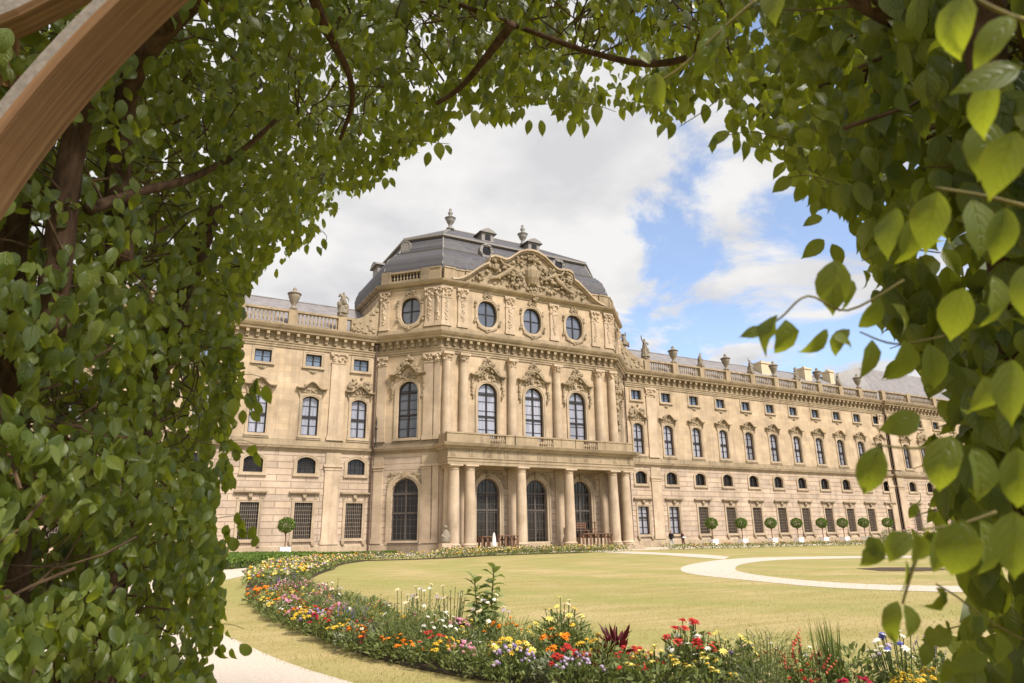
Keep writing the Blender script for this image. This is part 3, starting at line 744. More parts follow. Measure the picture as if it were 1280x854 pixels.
m = MB(); m.add(top + rg, [(0, 1, 6), (1, 2, 6), (2, 3, 7, 6), (3, 4, 7), (4, 5, 7), (5, 0, 6, 7)]); part(m, 'hip_roof', M_SLATE)
m = MB(); m.tube([rg[0], rg[1]], .16, 8)
for a, k in ((2, 0), (3, 1), (1, 0), (4, 1)): m.tube([top[a], rg[k]], .1, 6)
part(m, 'ridge_cap', M_LEAD)
for x in (29.4, 39.5):
    m = MB(); m.lathe((x, 5.4, 37.2), [(.5, 0), (.5, .25), (.25, .35), (.22, .7), (.42, 1.0), (.58, 1.35), (.5, 1.5), (.72, 1.6), (.25, 1.75), (.2, 2.05), (.34, 2.3), (.12, 2.55), (.2, 2.75), (.02, 3.0)], 10); part(m, 'finial', M_LEAD, True)
for x in (31.5, 37.6):
    F = Fr((x, -.6), (1, 0)); m = MB(); m.box(F, -.75, .75, -2.6, .0, 33.6, 34.75); m.prism(F, [(-1.1, 34.75), (1.1, 34.75), (.55, 35.1), (0, 35.3), (-.55, 35.1)], -2.8, .25); part(m, 'dormer', M_LEAD)
    m = MB(); m.prism(F, outline('arch', .7, 33.85, 34.3, 34.62), .0, .03); part(m, 'dormer_opening', M_GDARK)
for x in (30.1, 39.3):
    F = Fr((x, -3.05), (1, 0)); m = MB(); ol = outline('oval', 1.0, 30.75, 0, 31.75); m.ring(F, ol, offset(ol, .3), -1.2, .12)
    for k in range(18): a = random.uniform(0, 6.28); m.blob(F.p(.7 * math.cos(a), .1, 31.25 + .7 * math.sin(a)), random.uniform(.12, .2))
    m.prism(F, outline('oval', 1.1, 30.7, 0, 31.8), -1.2, -.02); part(m, 'dormer', M_LEAD)
    m = MB(); m.prism(F, ol, -.0, .02); part(m, 'dormer_opening', M_GDARK)
F = Fr((20.3, 5.2), (0, -1)); m = MB(); m.box(F, -.9, .9, -2, .0, 29.0, 30.6); m.prism(F, [(-1.2, 30.6), (1.2, 30.6), (.7, 31.0), (0, 31.2), (-.7, 31.0)], -2, .3); part(m, 'dormer', M_LEAD)
# oval lead lights set in the splayed faces of the upper roof
for fr, s in ((CL, 1.55), (CRt, CRt.len - 1.55)):
    m = MB(); ol = outline('oval', .9, 30.9, 0, 32.1); m.ring(fr, shift(ol, s), shift(offset(ol, .12), s), -3.0, -2.2); m.prism(fr, shift(ol, s), -3, -2.25); part(m, 'roof_light', M_LEAD)
# wing roofs, roof lights, chimneys
def wing_roof(x0, x1, name='wing_roof', ym=7.2, zm=25.9, mt=None, hip0=0, hip1=0):
    m = MB(); m.add([(x0, .55, 21.1), (x1, .55, 21.1), (x1 - hip1, ym, zm), (x0 + hip0, ym, zm), (x0, 13.5, 21.1), (x1, 13.5, 21.1)], [(0, 1, 2, 3), (3, 2, 5, 4), (0, 3, 4), (1, 5, 2)])
    m.tube([(x0 + hip0, ym, zm), (x1 - hip1, ym, zm)], .12, 6); part(m, name, mt or M_SLATE)
wing_roof(-16, 19.6, mt=M_SLATE2); wing_roof(49.4, 100, mt=M_SLATE2)
for x in (8.6, 60.8, 65.4, 70.0, 74.6, 79.2, 83.8, 88.4, 93.0):
    m = MB(); F = Fr((x, 2.6), (1, 0)); m.prism(F, outline('arch', 2.0, 22.4, 22.6, 23.55), -2.2, .0); part(m, 'roof_hatch', M_LEAD)
for x, hw_c, zt_ in ((81.1, .95, 26.3), (90.5, .8, 26.4), (96.2, .5, 26.5)):
    m = MB(); F = Fr((x, 5.0), (1, 0)); m.box(F, -hw_c, hw_c, -1.5, .0, 23.8, zt_ - .25); m.box(F, -hw_c - .12, hw_c + .12, -1.62, .12, zt_ - .25, zt_); m.box(F, -.2, .2, -.9, -.5, zt_, zt_ + .35); part(m, 'chimney', M_PLAST)
m = MB(); m.add([(100.5, .8, 21.1), (128, .8, 21.1), (128, 15, 21.1), (100.5, 15, 21.1), (103.5, 5, 27.8), (128, 5, 27.8), (128, 11, 27.8), (103.5, 11, 27.8)], [(0, 1, 5, 4), (4, 5, 6, 7), (2, 3, 7, 6)])
part(m, 'end_roof', M_SLATE2)
m = MB(); m.add([(100.4, .7, 21.1), (100.4, 15, 21.1), (103.4, 11, 27.8), (103.4, 5, 27.8)], [(0, 1, 2, 3)]); part(m, 'end_roof_gable', M_PALE)
# downpipes and iron rod
for (x, y, z0, z1) in ((19.15, -.42, 0, 19.4), (49.85, -.42, 0, 19.4), (99.45, -.45, 0, 20.4)):
    m = MB(); m.tube([(x, y, z0), (x, y, 9.0), (x, y - .25, 9.3), (x, y - .25, 9.7), (x, y, 10.0), (x, y, z1)], .09, 8); m.lathe((x, y, z1), [(.12, 0), (.26, .3), (.26, .5)], 8); part(m, 'downpipe', M_PIPE)
m = MB(); q = CL.p(.55, .75, 0); m.lathe((q[0], q[1], 9.72), [(.16, 0), (.16, .1), (.07, .2), (.07, 1.6), (.14, 1.8), (.05, 2.0), (.08, 2.4), (.01, 3.0)], 8); part(m, 'iron_torch', M_IRON2)

#==================================================================== STATUES AND URNS ON THE PARAPETS
def skin_body(edges, verts, radii, sub=1):
    me = bpy.data.meshes.new('tmp'); me.from_pydata(verts, edges, []); o = bpy.data.objects.new('tmp', me); COL.objects.link(o)
    sk = o.modifiers.new('s', 'SKIN'); sl = me.skin_vertices[0].data
    for i, r_ in enumerate(radii):
        rr = r_ if hasattr(r_, '__len__') else (r_, r_); sl[i].radius = rr; sl[i].use_root = (i == 0)
    sb = o.modifiers.new('u', 'SUBSURF'); sb.levels = sub; sb.render_levels = sub
    dg = bpy.context.evaluated_depsgraph_get(); ev = bpy.data.meshes.new_from_object(o.evaluated_get(dg))
    bpy.data.objects.remove(o); bpy.data.meshes.remove(me)
    return ev
def person_mesh(armL, armR, legL, legR, bulk=1.0):
    # 0 pelvis 1 waist 2 chest 3 neck 4 head 5 crown 6-8 left arm 9-11 right arm 12-14 left leg 15-17 right leg
    V = [(0, 0, .95), (0, 0, 1.12), (0, 0, 1.36), (0, 0, 1.5), (0, .0, 1.6), (0, 0, 1.72), (-.2, 0, 1.42), *armL, (.2, 0, 1.42), *armR, (-.1, 0, .9), *legL, (.1, 0, .9), *legR]
    E = [(0, 1), (1, 2), (2, 3), (3, 4), (4, 5), (2, 6), (6, 7), (7, 8), (2, 9), (9, 10), (10, 11), (0, 12), (12, 13), (13, 14), (0, 15), (15, 16), (16, 17)]
    Rr = [(.16, .12), (.14, .11), (.18, .12), (.06, .06), (.09, .10), (.07, .08), .065, .05, .04, .065, .05, .04, .10, .07, .055, .10, .07, .055]
    Rr = [tuple(q * bulk for q in r_) if hasattr(r_, '__len__') else r_ * bulk for r_ in Rr]
    return skin_body(E, V, Rr)
def statue(loc, label, pose, hgt=2.6):
    e = empty('statue', loc, label, 'statue', 'stone statues along the palace parapet')
    arms = [[(-.42, -.05, 1.25), (-.3, -.22, 1.5)], [(-.4, .0, 1.6), (-.5, -.05, 1.95)], [(-.38, -.1, 1.2), (-.12, -.2, 1.1)]][pose % 3]
    armr = [[(.4, -.05, 1.22), (.36, -.15, .98)], [(.4, -.1, 1.2), (.2, -.25, 1.28)], [(.42, 0, 1.6), (.5, -.05, 1.9)]][pose % 3]
    me = person_mesh(arms, armr, [(-.12, -.08, .48), (-.13, -.02, .08)], [(.12, .02, .48), (.15, .04, .08)], 1.12)
    me.materials.clear(); me.materials.append(M_STAT); me.transform(Matrix.Scale(hgt / 1.8, 4)); me.transform(Matrix.Translation((0, 0, .3)))
    o = bpy.data.objects.new('figure', me); COL.objects.link(o); o.parent = e
    m = MB(); k = hgt / 1.8
    m.lathe((0, 0, .3), [(.42 * k, 0), (.36 * k, .3 * k), (.27 * k, .7 * k), (.22 * k, .98 * k), (.2 * k, 1.1 * k)], 9)
    for i in range(12): a = random.uniform(0, 6.28); m.blob((.3 * k * math.cos(a), .25 * k * math.sin(a), .35 + random.random() * .8 * k), random.uniform(.1, .2) * k, (1, 1, 1.6))
    m.tube([(-.3, 0, 1.3 * k), (0, .2, 1.45 * k), (.3, 0, 1.0 * k), (.2, -.15, .6 * k)], [.1, .12, .14, .08], 6)
    m.build('drapery', M_STAT, e)
    m = MB(); m.box(WF, -.42, .42, -.36, .36, 0, .3); m.build('plinth', M_STAT, e)
    e.rotation_euler = (0, 0, random.uniform(-.4, .4))
    return e
def urn_proto(label):
    e = empty('urn', (0, 0, 0), label, 'urn', 'stone urns along the palace parapet')
    m = MB(); m.lathe((0, 0, 0), [(.36, 0), (.36, .18), (.2, .3), (.17, .45), (.34, .75), (.52, 1.2), (.58, 1.5), (.5, 1.56)], 14); m.build('bowl', M_STAT, e, smooth=True)
    m = MB(); m.lathe((0, 0, 1.56), [(.66, 0), (.66, .1), (.3, .28), (.14, .4), (.2, .55), (.02, .78)], 14); m.build('lid', M_STAT, e, smooth=True)
    return e
PZ = 22.64; YB = .15
statue((15.7, YB, PZ), 'stone statue on the parapet left of the dome, beside the carved scroll', 0, 2.4)
statue((53.9, YB, PZ - .1), 'stone statue on the first parapet pedestal right of the dome', 1, 2.5)
up = urn_proto('lidded stone urn on the parapet of the left wing')
up.location = (10.95, YB, PZ)
ordn = ['first', 'second', 'third', 'fourth', 'fifth']
k = 0
for i, x in enumerate(PEDR[1:]):
    if i % 2 == 0:
        c = copy_tree(up); c.location = (x, YB, PZ - .1); c['label'] = '%s lidded stone urn right of the dome on the long right parapet' % ordn[k]
    else:
        statue((x, YB, PZ - .1), ['stone figure group between the first and second urns right of the dome', 'slim stone figure between the second and third urns right of the dome', 'stone figure between the third and fourth urns right of the dome', 'stone figure between the fourth and fifth urns right of the dome'][k], i + 1, 1.75 if k else 1.65)
        k += 1
# crouching figure on the scroll wall
e = empty('statue', (50.6, .1, 23.95), 'small crouching stone figure with raised arm on the scroll right of the dome', 'statue')
m = MB(); m.tube([(0, 0, 0), (.1, 0, .45), (0, 0, .9), (-.05, 0, 1.1)], [.45, .38, .25, .12], 8); m.blob((-.05, 0, 1.3), .2); m.tube([(0, 0, .9), (.35, 0, 1.2), (.3, 0, 1.7)], [.13, .1, .07], 6); m.tube([(0, 0, .85), (-.35, 0, 1.1), (-.45, 0, 1.5)], [.13, .1, .07], 6); m.tube([(0, 0, .3), (.55, -.1, .35), (.7, 0, -.2)], [.25, .2, .14], 6)
m.build('figure', M_STAT, e)

#==================================================================== FOLIAGE PROTOTYPES
def leaf_mat(name, c_dark, c_light, trans=(0.25, 0.32, 0.03), tf=0.35, rough=0.42, spec=0.5, vein=True):
    m = mat(name, c_dark, rough, spec); t = NT(m)
    at = t.n('ShaderNodeAttribute', attribute_name='tint'); col = t.mix(at.outputs['Fac'], c_dark, c_light)
    uv = t.n('ShaderNodeAttribute', attribute_name='leafuv'); sx = t.n('ShaderNodeSeparateXYZ'); t.l(uv.outputs['Vector'], sx.inputs[0])
    if vein:
        ab = t.n('ShaderNodeMath', {0: sx.outputs[0]}, operation='ABSOLUTE')
        sq = t.n('ShaderNodeMath', {0: ab.outputs[0], 1: 2.0}, operation='POWER')
        q0 = t.n('ShaderNodeMath', {0: sq.outputs[0], 1: -0.34, 2: sx.outputs[1]}, operation='MULTIPLY_ADD')
        q = t.n('ShaderNodeMath', {0: ab.outputs[0], 1: -0.16, 2: q0.outputs[0]}, operation='MULTIPLY_ADD')
        q2 = t.n('ShaderNodeMath', {0: q.outputs[0], 1: 36.0}, operation='MULTIPLY'); sn = t.n('ShaderNodeMath', {0: q2.outputs[0]}, operation='SINE')
        mid = t.mr(ab.outputs[0], 0.0, 0.07, 1, 0)
        hh = t.n('ShaderNodeMath', {0: mid, 1: 1.2, 2: t.mr(sn.outputs[0], 0.6, 1.0, 0, 1)}, operation='MULTIPLY_ADD')
        bp = t.bump(hh.outputs[0], 0.55, 0.003); bp.invert = True
        col = t.mix(t.mr(hh.outputs[0], 0, 1.2, 0, 0.22), col, tuple(min(1, x * 1.6) for x in c_light))
        pz = t.pos(); fl = t.noise(pz, 70, 4, .7); bl = t.noise(pz, 9, 3)
        col = t.mix(t.mr(bl, .45, .7, 0, .5), col, (c_light[0] * 1.0, c_light[1] * .82, c_light[2] * .5))
        col = t.mix(t.mr(fl, .64, .72, 0, .7), col, (.10, .065, .02))
        eg = t.n('ShaderNodeMath', {0: t.mr(ab.outputs[0], .72, .98, 0, 1), 1: t.mr(bl, .5, .62, 0, .8)}, operation='MULTIPLY')
        col = t.mix(eg.outputs[0], col, (.16, .10, .03))
    t.l(col, t.b.inputs['Base Color'])
    tr = t.n('ShaderNodeBsdfTranslucent'); tcol = t.mix(at.outputs['Fac'], tuple(x * .6 for x in trans), trans)
    if vein: tcol = t.mix(t.mr(hh.outputs[0], 0, 1.2, 0, 0.3), tcol, tuple(x * .45 for x in trans))
    t.l(tcol, tr.inputs[0])
    ms = t.n('ShaderNodeMixShader', {0: tf}); t.l(t.b.outputs[0], ms.inputs[1]); t.l(tr.outputs[0], ms.inputs[2]); t.l(ms.outputs[0], t.out.inputs[0])
    return m
M_LEAF = leaf_mat('arbour_leaf', (0.034, 0.066, 0.012), (0.15, 0.19, 0.045), (0.54, 0.60, 0.03), 0.45)
M_LEAFO = leaf_mat('shaded_outer_leaf', (0.03, 0.05, 0.01), (0.09, 0.115, 0.025), (0.42, 0.46, 0.03), 0.22, vein=False)  # darker, less translucent leaf copy: shade behind the inner leaves put into colour
M_BUSH = leaf_mat('clipped_bush_leaf', (0.06, 0.11, 0.02), (0.15, 0.22, 0.04), (0.25, 0.32, 0.03), 0.25, 0.6, 0.2, False)
M_BED = leaf_mat('bed_leaf', (0.095, 0.125, 0.04), (0.25, 0.275, 0.105), (0.3, 0.36, 0.06), 0.3, 0.6, 0.2, False)
M_GREYL = leaf_mat('silver_leaf', (0.13, 0.15, 0.09), (0.26, 0.27, 0.17), (0.3, 0.34, 0.14), 0.25, 0.7, 0.2, False)
M_GRASS = leaf_mat('grass_blade', (0.30, 0.25, 0.09), (0.55, 0.43, 0.20), (0.4, 0.34, 0.12), 0.3, 0.7, 0.1, False)
M_REDL = leaf_mat('wine_red_leaf', (0.05, 0.010, 0.014), (0.13, 0.025, 0.025), (0.3, 0.03, 0.03), 0.3, 0.5, 0.3, False)
# leaf template: rows from base to tip, folded along the midrib, drooping tip
LV = np.array([0, .1, .25, .42, .6, .78, .9, 1.0]); LWD = np.array([.03, .27, .45, .5, .43, .24, .07, .0])
def leaf_mesh(name, pos, axis, nrm, length, width, droop, fold, tint, m, parent=None, simple=False, base=(0, 0, 0)):
    """many leaves in one crown mesh; arrays of n leaves"""
    n = len(pos); pos = np.asarray(pos, float) - np.array(base)
    ax = axis / np.linalg.norm(axis, axis=1, keepdims=True)
    nr = nrm - ax * np.sum(nrm * ax, 1, keepdims=True); nr /= np.linalg.norm(nr, axis=1, keepdims=True) + 1e-9
    sd_ = np.cross(ax, nr)
    lv, lw = (LV, LWD) if not simple else (np.array([0, .3, .65, 1.0]), np.array([.05, .48, .36, 0.0]))
    k = len(lv); V = np.zeros((n, k, 3, 3))
    s = lv[None, :]; L = length[:, None]
    curl = droop[:, None] * s ** 2
    cu_ = np.where(np.abs(curl) < 1e-3, 1e-3, curl); cx_ = np.sin(cu_) / cu_ * s * L; dz = -(1 - np.cos(cu_)) / cu_ * s * L
    cen = pos[:, None, :] + ax[:, None, :] * cx_[..., None] + nr[:, None, :] * dz[..., None]
    wv = rng.normal(0, .11, (n, k))
    hw_ = lw[None, :] * width[:, None]
    for j, sg in ((0, -1), (2, 1)):
        V[:, :, j, :] = cen + sd_[:, None, :] * (sg * hw_ * np.cos(fold)[:, None])[..., None] + nr[:, None, :] * ((hw_ * np.sin(fold)[:, None]) + hw_ * wv * sg)[..., None]
    V[:, :, 1, :] = cen
    idx = np.arange(n * k * 3).reshape(n, k, 3)
    f = []
    a = np.stack([idx[:, :-1, 0], idx[:, :-1, 1], idx[:, 1:, 1], idx[:, 1:, 0]], -1).reshape(-1, 4)
    b = np.stack([idx[:, :-1, 1], idx[:, :-1, 2], idx[:, 1:, 2], idx[:, 1:, 1]], -1).reshape(-1, 4)
    F = np.concatenate([a, b]); me = bpy.data.meshes.new(name)
    me.vertices.add(n * k * 3); me.vertices.foreach_set('co', V.reshape(-1).astype(np.float32))
    me.loops.add(F.size); me.loops.foreach_set('vertex_index', F.reshape(-1).astype(np.int32))
    me.polygons.add(len(F)); me.polygons.foreach_set('loop_start', np.arange(0, F.size, 4, dtype=np.int32)); me.polygons.foreach_set('use_smooth', np.ones(len(F), bool))
    me.update(calc_edges=True)
    at = me.attributes.new('tint', 'FLOAT', 'POINT'); at.data.foreach_set('value', np.repeat(tint, k * 3).astype(np.float32))
    uv = np.zeros((n, k, 3, 3), np.float32); uv[:, :, 0, 0] = -lw * 2; uv[:, :, 2, 0] = lw * 2; uv[..., 1] = lv[None, :, None]
    av = me.attributes.new('leafuv', 'FLOAT_VECTOR', 'POINT'); av.data.foreach_set('vector', uv.reshape(-1))
    me.materials.append(m); me.validate()
    o = bpy.data.objects.new(name, me); COL.objects.link(o)
    if parent: o.parent = parent
    return o
def unit(v): return v / (np.linalg.norm(v, axis=-1, keepdims=True) + 1e-9)

#==================================================================== BALL TREES IN PLANTERS
def ball_tree(loc, label):
    e = empty('topiary_tree', loc, label, 'ball tree', 'clipped ball trees in white planters before the facade')
    n = 1500; d = unit(rng.normal(size=(n, 3))); rr = .66 * (0.80 + .22 * rng.random(n)) * np.array([noise.noise(Vector(q) * 2.2) * .12 + 1 for q in d])
    pos = d * rr[:, None] * np.array([1, 1, .9]) + np.array([0, 0, 2.52])
    leaf_mesh('crown', pos, unit(d + rng.normal(0, .8, (n, 3))), unit(d + rng.normal(0, .6, (n, 3))), rng.uniform(.10, .16, n), rng.uniform(.07, .1, n), rng.uniform(0, .6, n), rng.uniform(0, .4, n), rng.random(n), M_BUSH, e, True)
    m = MB(); m.tube([(0, 0, .55), (.03, .02, 1.2), (0, 0, 2.2)], [.06, .05, .05], 7)
    for a in range(5): m.tube([(0, 0, 1.7), (.3 * math.cos(a * 1.26), .3 * math.sin(a * 1.26), 2.3)], [.03, .012], 5)
    m.build('trunk', M_FURN, e)
    return e
def planter(loc, label):
    e = empty('planter', loc, label, 'planter', 'white square planters before the facade')
    m = MB(); m.box(WF, -.42, .42, -.42, .42, .1, .78)
    for a in (-.36, .36):
        for b in (-.36, .36): m.box(WF, a - .06, a + .06, b - .06, b + .06, 0, .1)
    m.box(WF, -.45, .45, -.45, .45, .72, .8); m.build('tub', M_PLANT, e)
    m = MB(); m.box(WF, -.40, .40, -.40, .40, .8, .815); m.build('soil', M_SOIL, e)
    return e
tspots = []
for px, py in ((355, 694), (750 / 5.694 + 760, 681.5), (178 / 6.1 + 900, 681), (405 / 6.1 + 900, 680.3), (603 / 6.1 + 900, 679.6), (795 / 6.1 + 900, 679), (955 / 6.1 + 900, 678), (1083, 677), (1113, 676.4)):
    d = ray(px, py); Yt = -3.4 if px < 400 else -4.2
    t = (Yt - CAM[1]) / d[1]; tspots.append((CAM[0] + d[0] * t, Yt))
tn = ['left of the portico between barred windows', 'nearest the portico on the right wing', 'second from the portico on the right wing', 'third from the portico on the right wing', 'fourth from the portico on the right wing', 'fifth from the portico on the right wing', 'sixth from the portico on the right wing', 'seventh from the portico on the right wing', 'farthest from the portico, beside the brown downpipe']
for (x, y), s in zip(tspots, tn):
    ball_tree((x, y, .03), 'clipped green ball tree on a thin stem, ' + s)
    planter((x, y, .005), 'white square tub of a ball tree, ' + s)
# second tub half hidden at the far left edge
planter((6.2, -3.6, .005), 'white square tub half hidden by the leafy arbour at far left')

#==================================================================== PEOPLE, FURNITURE
def person(loc, rot, label, top, legs, pose):
    e = empty('person', loc, label, 'person')
    if pose == 0: me = person_mesh([(-.27, .02, 1.16), (-.22, -.16, .98)], [(.27, .0, 1.16), (.24, -.14, .95)], [(-.11, -.12, .5), (-.12, -.04, .07)], [(.12, .10, .5), (.12, .28, .10)])
    else: me = person_mesh([(-.28, .03, 1.18), (-.16, -.22, 1.1)], [(.28, .03, 1.18), (.14, -.24, 1.1)], [(-.11, -.02, .48), (-.12, .02, .06)], [(.11, -.1, .5), (.12, -.12, .07)])
    mats = [mat('cloth', top, .9), mat('trousers', legs, .9), mat('skin', (.42, .25, .18), .6), mat('hair', (.03, .02, .015), .7)]
    me.materials.clear()
    for q in mats: me.materials.append(q)
    for p in me.polygons:
        z = p.center.z; ax_ = abs(p.center.x)
        p.material_index = 3 if z > 1.66 or (z > 1.56 and p.center.y > .03) else 2 if z > 1.47 else 1 if z < .93 and ax_ < .2 else 0
        if pose == 1 and p.center.y < -.18 and 1.0 < z < 1.2: p.material_index = 2
        p.use_smooth = True
    o = bpy.data.objects.new('body', me); COL.objects.link(o); o.parent = e
    m = MB()
    for sg in (-1, 1): m.blob((sg * .12, -.05 if pose else (-.08 if sg < 0 else .22), .05), .09, (.6, 1.4, .6))
    m.build('shoes', M_IRON2, e)
    m = MB(); m.blob((0, -.095, 1.6), .028, (.7, 1, 1.2), 0)
    m.build('nose', mats[2], e)
    e.rotation_euler = (0, 0, rot)
def atY(px, Y):
    d = ray(px, 676); t = (Y - CAM[1]) / d[1]; return CAM[0] + d[0] * t
person((atY(839.5, -9.5), -9.5, .005), 1.9, 'person in black top and pale grey trousers walking before the facade', (.012, .012, .014), (.33, .36, .36), 0)
person((atY(853.5, -9.5), -9.5, .005), .4, 'person in dark wine-red jacket with a pale bag standing before the facade', (.045, .014, .016), (.10, .05, .03), 1)
m = MB(); x = atY(853.5, -9.5); m.box(Fr((x, -9.72), (1, 0)), -.22, .2, -.05, .06, 1.02, 1.14); tag(m.build('bag', M_CANV), 'small pale bag held before the dark wine-red jacket', 'bag')
# low brown counters and benches standing in the portico
def counter(x0, x1, y, label, legs=3, h=1.05):
    e = empty('counter', ((x0 + x1) / 2, y, .0), label, 'counter'); F = Fr(((x0 + x1) / 2, y), (1, 0)); b = ((x0 + x1) / 2, y, 0); L_ = (x1 - x0) / 2
    m = MB(); m.box(F, -L_ - .08, L_ + .08, -.45, .45, h, h + .09); m.build('top', M_FURN, e, b)
    for i in range(legs + 1):
        s = -L_ + 2 * L_ * i / legs
        for d in (-.32, .32):
            m = MB(); m.box(F, s - .08, s + .08, d - .05, d + .05, .0, h); m.build('leg', M_FURN, e, b)
    m = MB(); m.box(F, -L_, L_, -.03, .03, h - .35, h - .2); m.box(F, -L_, L_, -.03, .03, .15, .25); m.build('stretcher', M_FURN, e, b)
    return e
yc = -8.9
counter(atY(601, yc), atY(614, yc), yc, 'short brown wooden counter left of the folded white parasol', 2, 1.35)
counter(atY(622, yc), atY(645, yc), yc, 'long brown wooden counter right of the folded white parasol', 3, 1.4)
counter(atY(727, yc), atY(763, yc), yc, 'brown wooden counter before the right-hand portico door', 4, 1.5)
def bench(x, y, label, rot, z=.42, sc=1.0):
    e = empty('bench', (x, y, z), label, 'bench')
    F = Fr((0, 0), (1, 0)); m = MB()
    for k in range(3): m.box(F, -.85, .85, -.05 - k * .14, .06 - k * .14, .43, .47)
    m.build('seat', M_FURN, e)
    m = MB()
    for z_ in (.6, .74, .88): m.box(F, -.85, .85, -.44, -.40, z_, z_ + .09)
    m.build('backrest', M_FURN, e)
    for s in (-.75, .75):
        for d in (-.42, .02): m = MB(); m.box(F, s - .04, s + .04, d - .04, d + .04, 0, .95 if d < 0 else .43); m.build('leg', M_FURN, e)
    e.rotation_euler = (0, 0, rot); e.scale = (sc, sc, sc * 1.1)
bench(atY(726, -6.3), -6.2, 'slatted brown bench standing higher in front of the right-hand portico door', 0, 1.2, 1.35)
m = MB(); m.box(FT, 14.1, 17.6, .6, 1.7, .42, 1.2); part(m, 'portico_step', M_TRIM)
e = empty('plant_stand', (atY(745, -6.5), -6.4, 1.2), 'dark brown stand with crossed slats beside the slatted bench', 'stand')
m = MB(); F = Fr((0, 0), (1, 0)); m.box(F, -.05, .05, -.05, .05, 0, 1.5); m.box(F, -.35, .35, -.2, .2, 1.4, 1.48); m.box(F, -.3, .3, -.03, .03, .75, .85); m.prism(F, [(-.35, 0), (-.25, 0), (.05, .7), (-.05, .7)], -.03, .03); m.prism(F, [(.35, 0), (.25, 0), (-.05, .7), (.05, .7)], -.03, .03); m.build('slats', M_FURN, e)
xq = atY(617.5, -9.9)
e = empty('parasol', (xq, -9.9, 0), 'folded white parasol standing between the brown counters', 'parasol'); e.scale = (.72, .72, .72)
m = MB(); m.lathe((0, 0, .75), [(.30, 0), (.34, .2), (.26, .6), (.2, 1.1), (.12, 1.5), (.03, 1.65)], 9); m.build('canopy', M_CANV, e)
m = MB(); m.tube([(0, 0, 0), (0, 0, 2.5)], .03, 6); m.build('pole', M_FURN, e); m = MB(); m.lathe((0, 0, 0), [(.35, 0), (.35, .08), (.06, .14)], 10); m.build('base', M_IRON2, e)
e = empty('stone_figure', (atY(556.5, -7.6), -7.6, 0), 'small grey-brown weathered stone figure on a block beside the left portico columns', 'statue')
m = MB(); m.box(Fr((0, 0), (1, 0)), -.45, .45, -.4, .4, 0, .9); m.build('block', M_TRIM, e)
m = MB(); m.tube([(0, 0, .88), (.02, 0, 1.3), (.05, 0, 1.8), (.02, 0, 2.05)], [.36, .40, .30, .12], 9); m.blob((0, 0, 2.25), .2); m.tube([(.05, 0, 1.8), (.36, -.1, 1.5), (.2, -.3, 1.3)], [.13, .12, .1], 6); m.tube([(.0, 0, 1.8), (-.33, -.1, 1.5), (-.15, -.3, 1.35)], [.13, .12, .1], 6); m.build('figure', M_STAT, e, smooth=True)

#==================================================================== HEDGE, FLOWER BEDS
def leaf_box(name, poly_pts, h, n, m, size, parent=None, edgew=.0):
    P = np.array([p[:2] for p in poly_pts]); mn, mx = P.min(0), P.max(0); res = []
    tri = [[P[i] for i in t] for t in tessellate_polygon([[Vector((*p, 0)) for p in P]])]
    ar = np.array([abs(np.cross(t[1] - t[0], t[2] - t[0])) for t in tri]); ar = ar / ar.sum()
    ch = rng.choice(len(tri), n, p=ar); r1 = np.sqrt(rng.random(n)); r2 = rng.random(n)
    T = np.array(tri)[ch]; xy = T[:, 0] * (1 - r1)[:, None] + T[:, 1] * (r1 * (1 - r2))[:, None] + T[:, 2] * (r1 * r2)[:, None]
    z = h * (1 - rng.random(n) ** 2.2 * .9)
    pos = np.column_stack([xy, z]); d = unit(rng.normal(size=(n, 3)) + np.array([0, 0, .7]))
    return leaf_mesh(name, pos, d, unit(rng.normal(size=(n, 3)) + np.array([0, 0, 1.0])), rng.uniform(.7, 1.3, n) * size, rng.uniform(.5, .9, n) * size, rng.uniform(0, .6, n), rng.uniform(0, .4, n), rng.random(n), m, parent, True)
hp = [GND(*q)[:2] for q in [(215, 714), (285, 712.5), (340, 707.3), (385, 702), (400, 698.5), (330, 698.5), (215, 700)]]
e = empty('hedge', (*hp[1], 0), 'low bright green clipped hedge beside the gravel path before the left wing', 'hedge')
o = leaf_box('foliage', hp, .42, 26000, M_BUSH, .16, None); o.parent = e; o.location = (-hp[1][0], -hp[1][1], 0)
m = MB(); m.prism(Fr((0, 0), (1, 0)), [(0, 0), (1, 0), (1, 1)], 0, .01)
hc = np.mean(hp, 0); core = MB()
q = [hc + (p - hc) * .97 for p in hp]; nq = len(q)
core.add([(a, b, 0) for a, b in q] + [(a, b, .3) for a, b in q], [tuple(range(nq, 2 * nq))] + [(i, (i + 1) % nq, nq + (i + 1) % nq, nq + i) for i in range(nq)])
M_CORE = noisy('hedge_twigs', (.035, .04, .014), (.06, .07, .02), 12)
core.build('twigs', M_CORE, e, (*hp[1], 0))
e2 = empty('hedge', (8, -9.0, 0), 'narrow dark clipped hedge at the foot of the left wing', 'hedge')
hp2 = [(0, -8.6), (19, -8.6), (19, -9.3), (0, -9.3)]
o = leaf_box('foliage', hp2, .34, 9000, M_BUSH, .12); o.parent = e2; o.location = (-8, 9.0, 0)

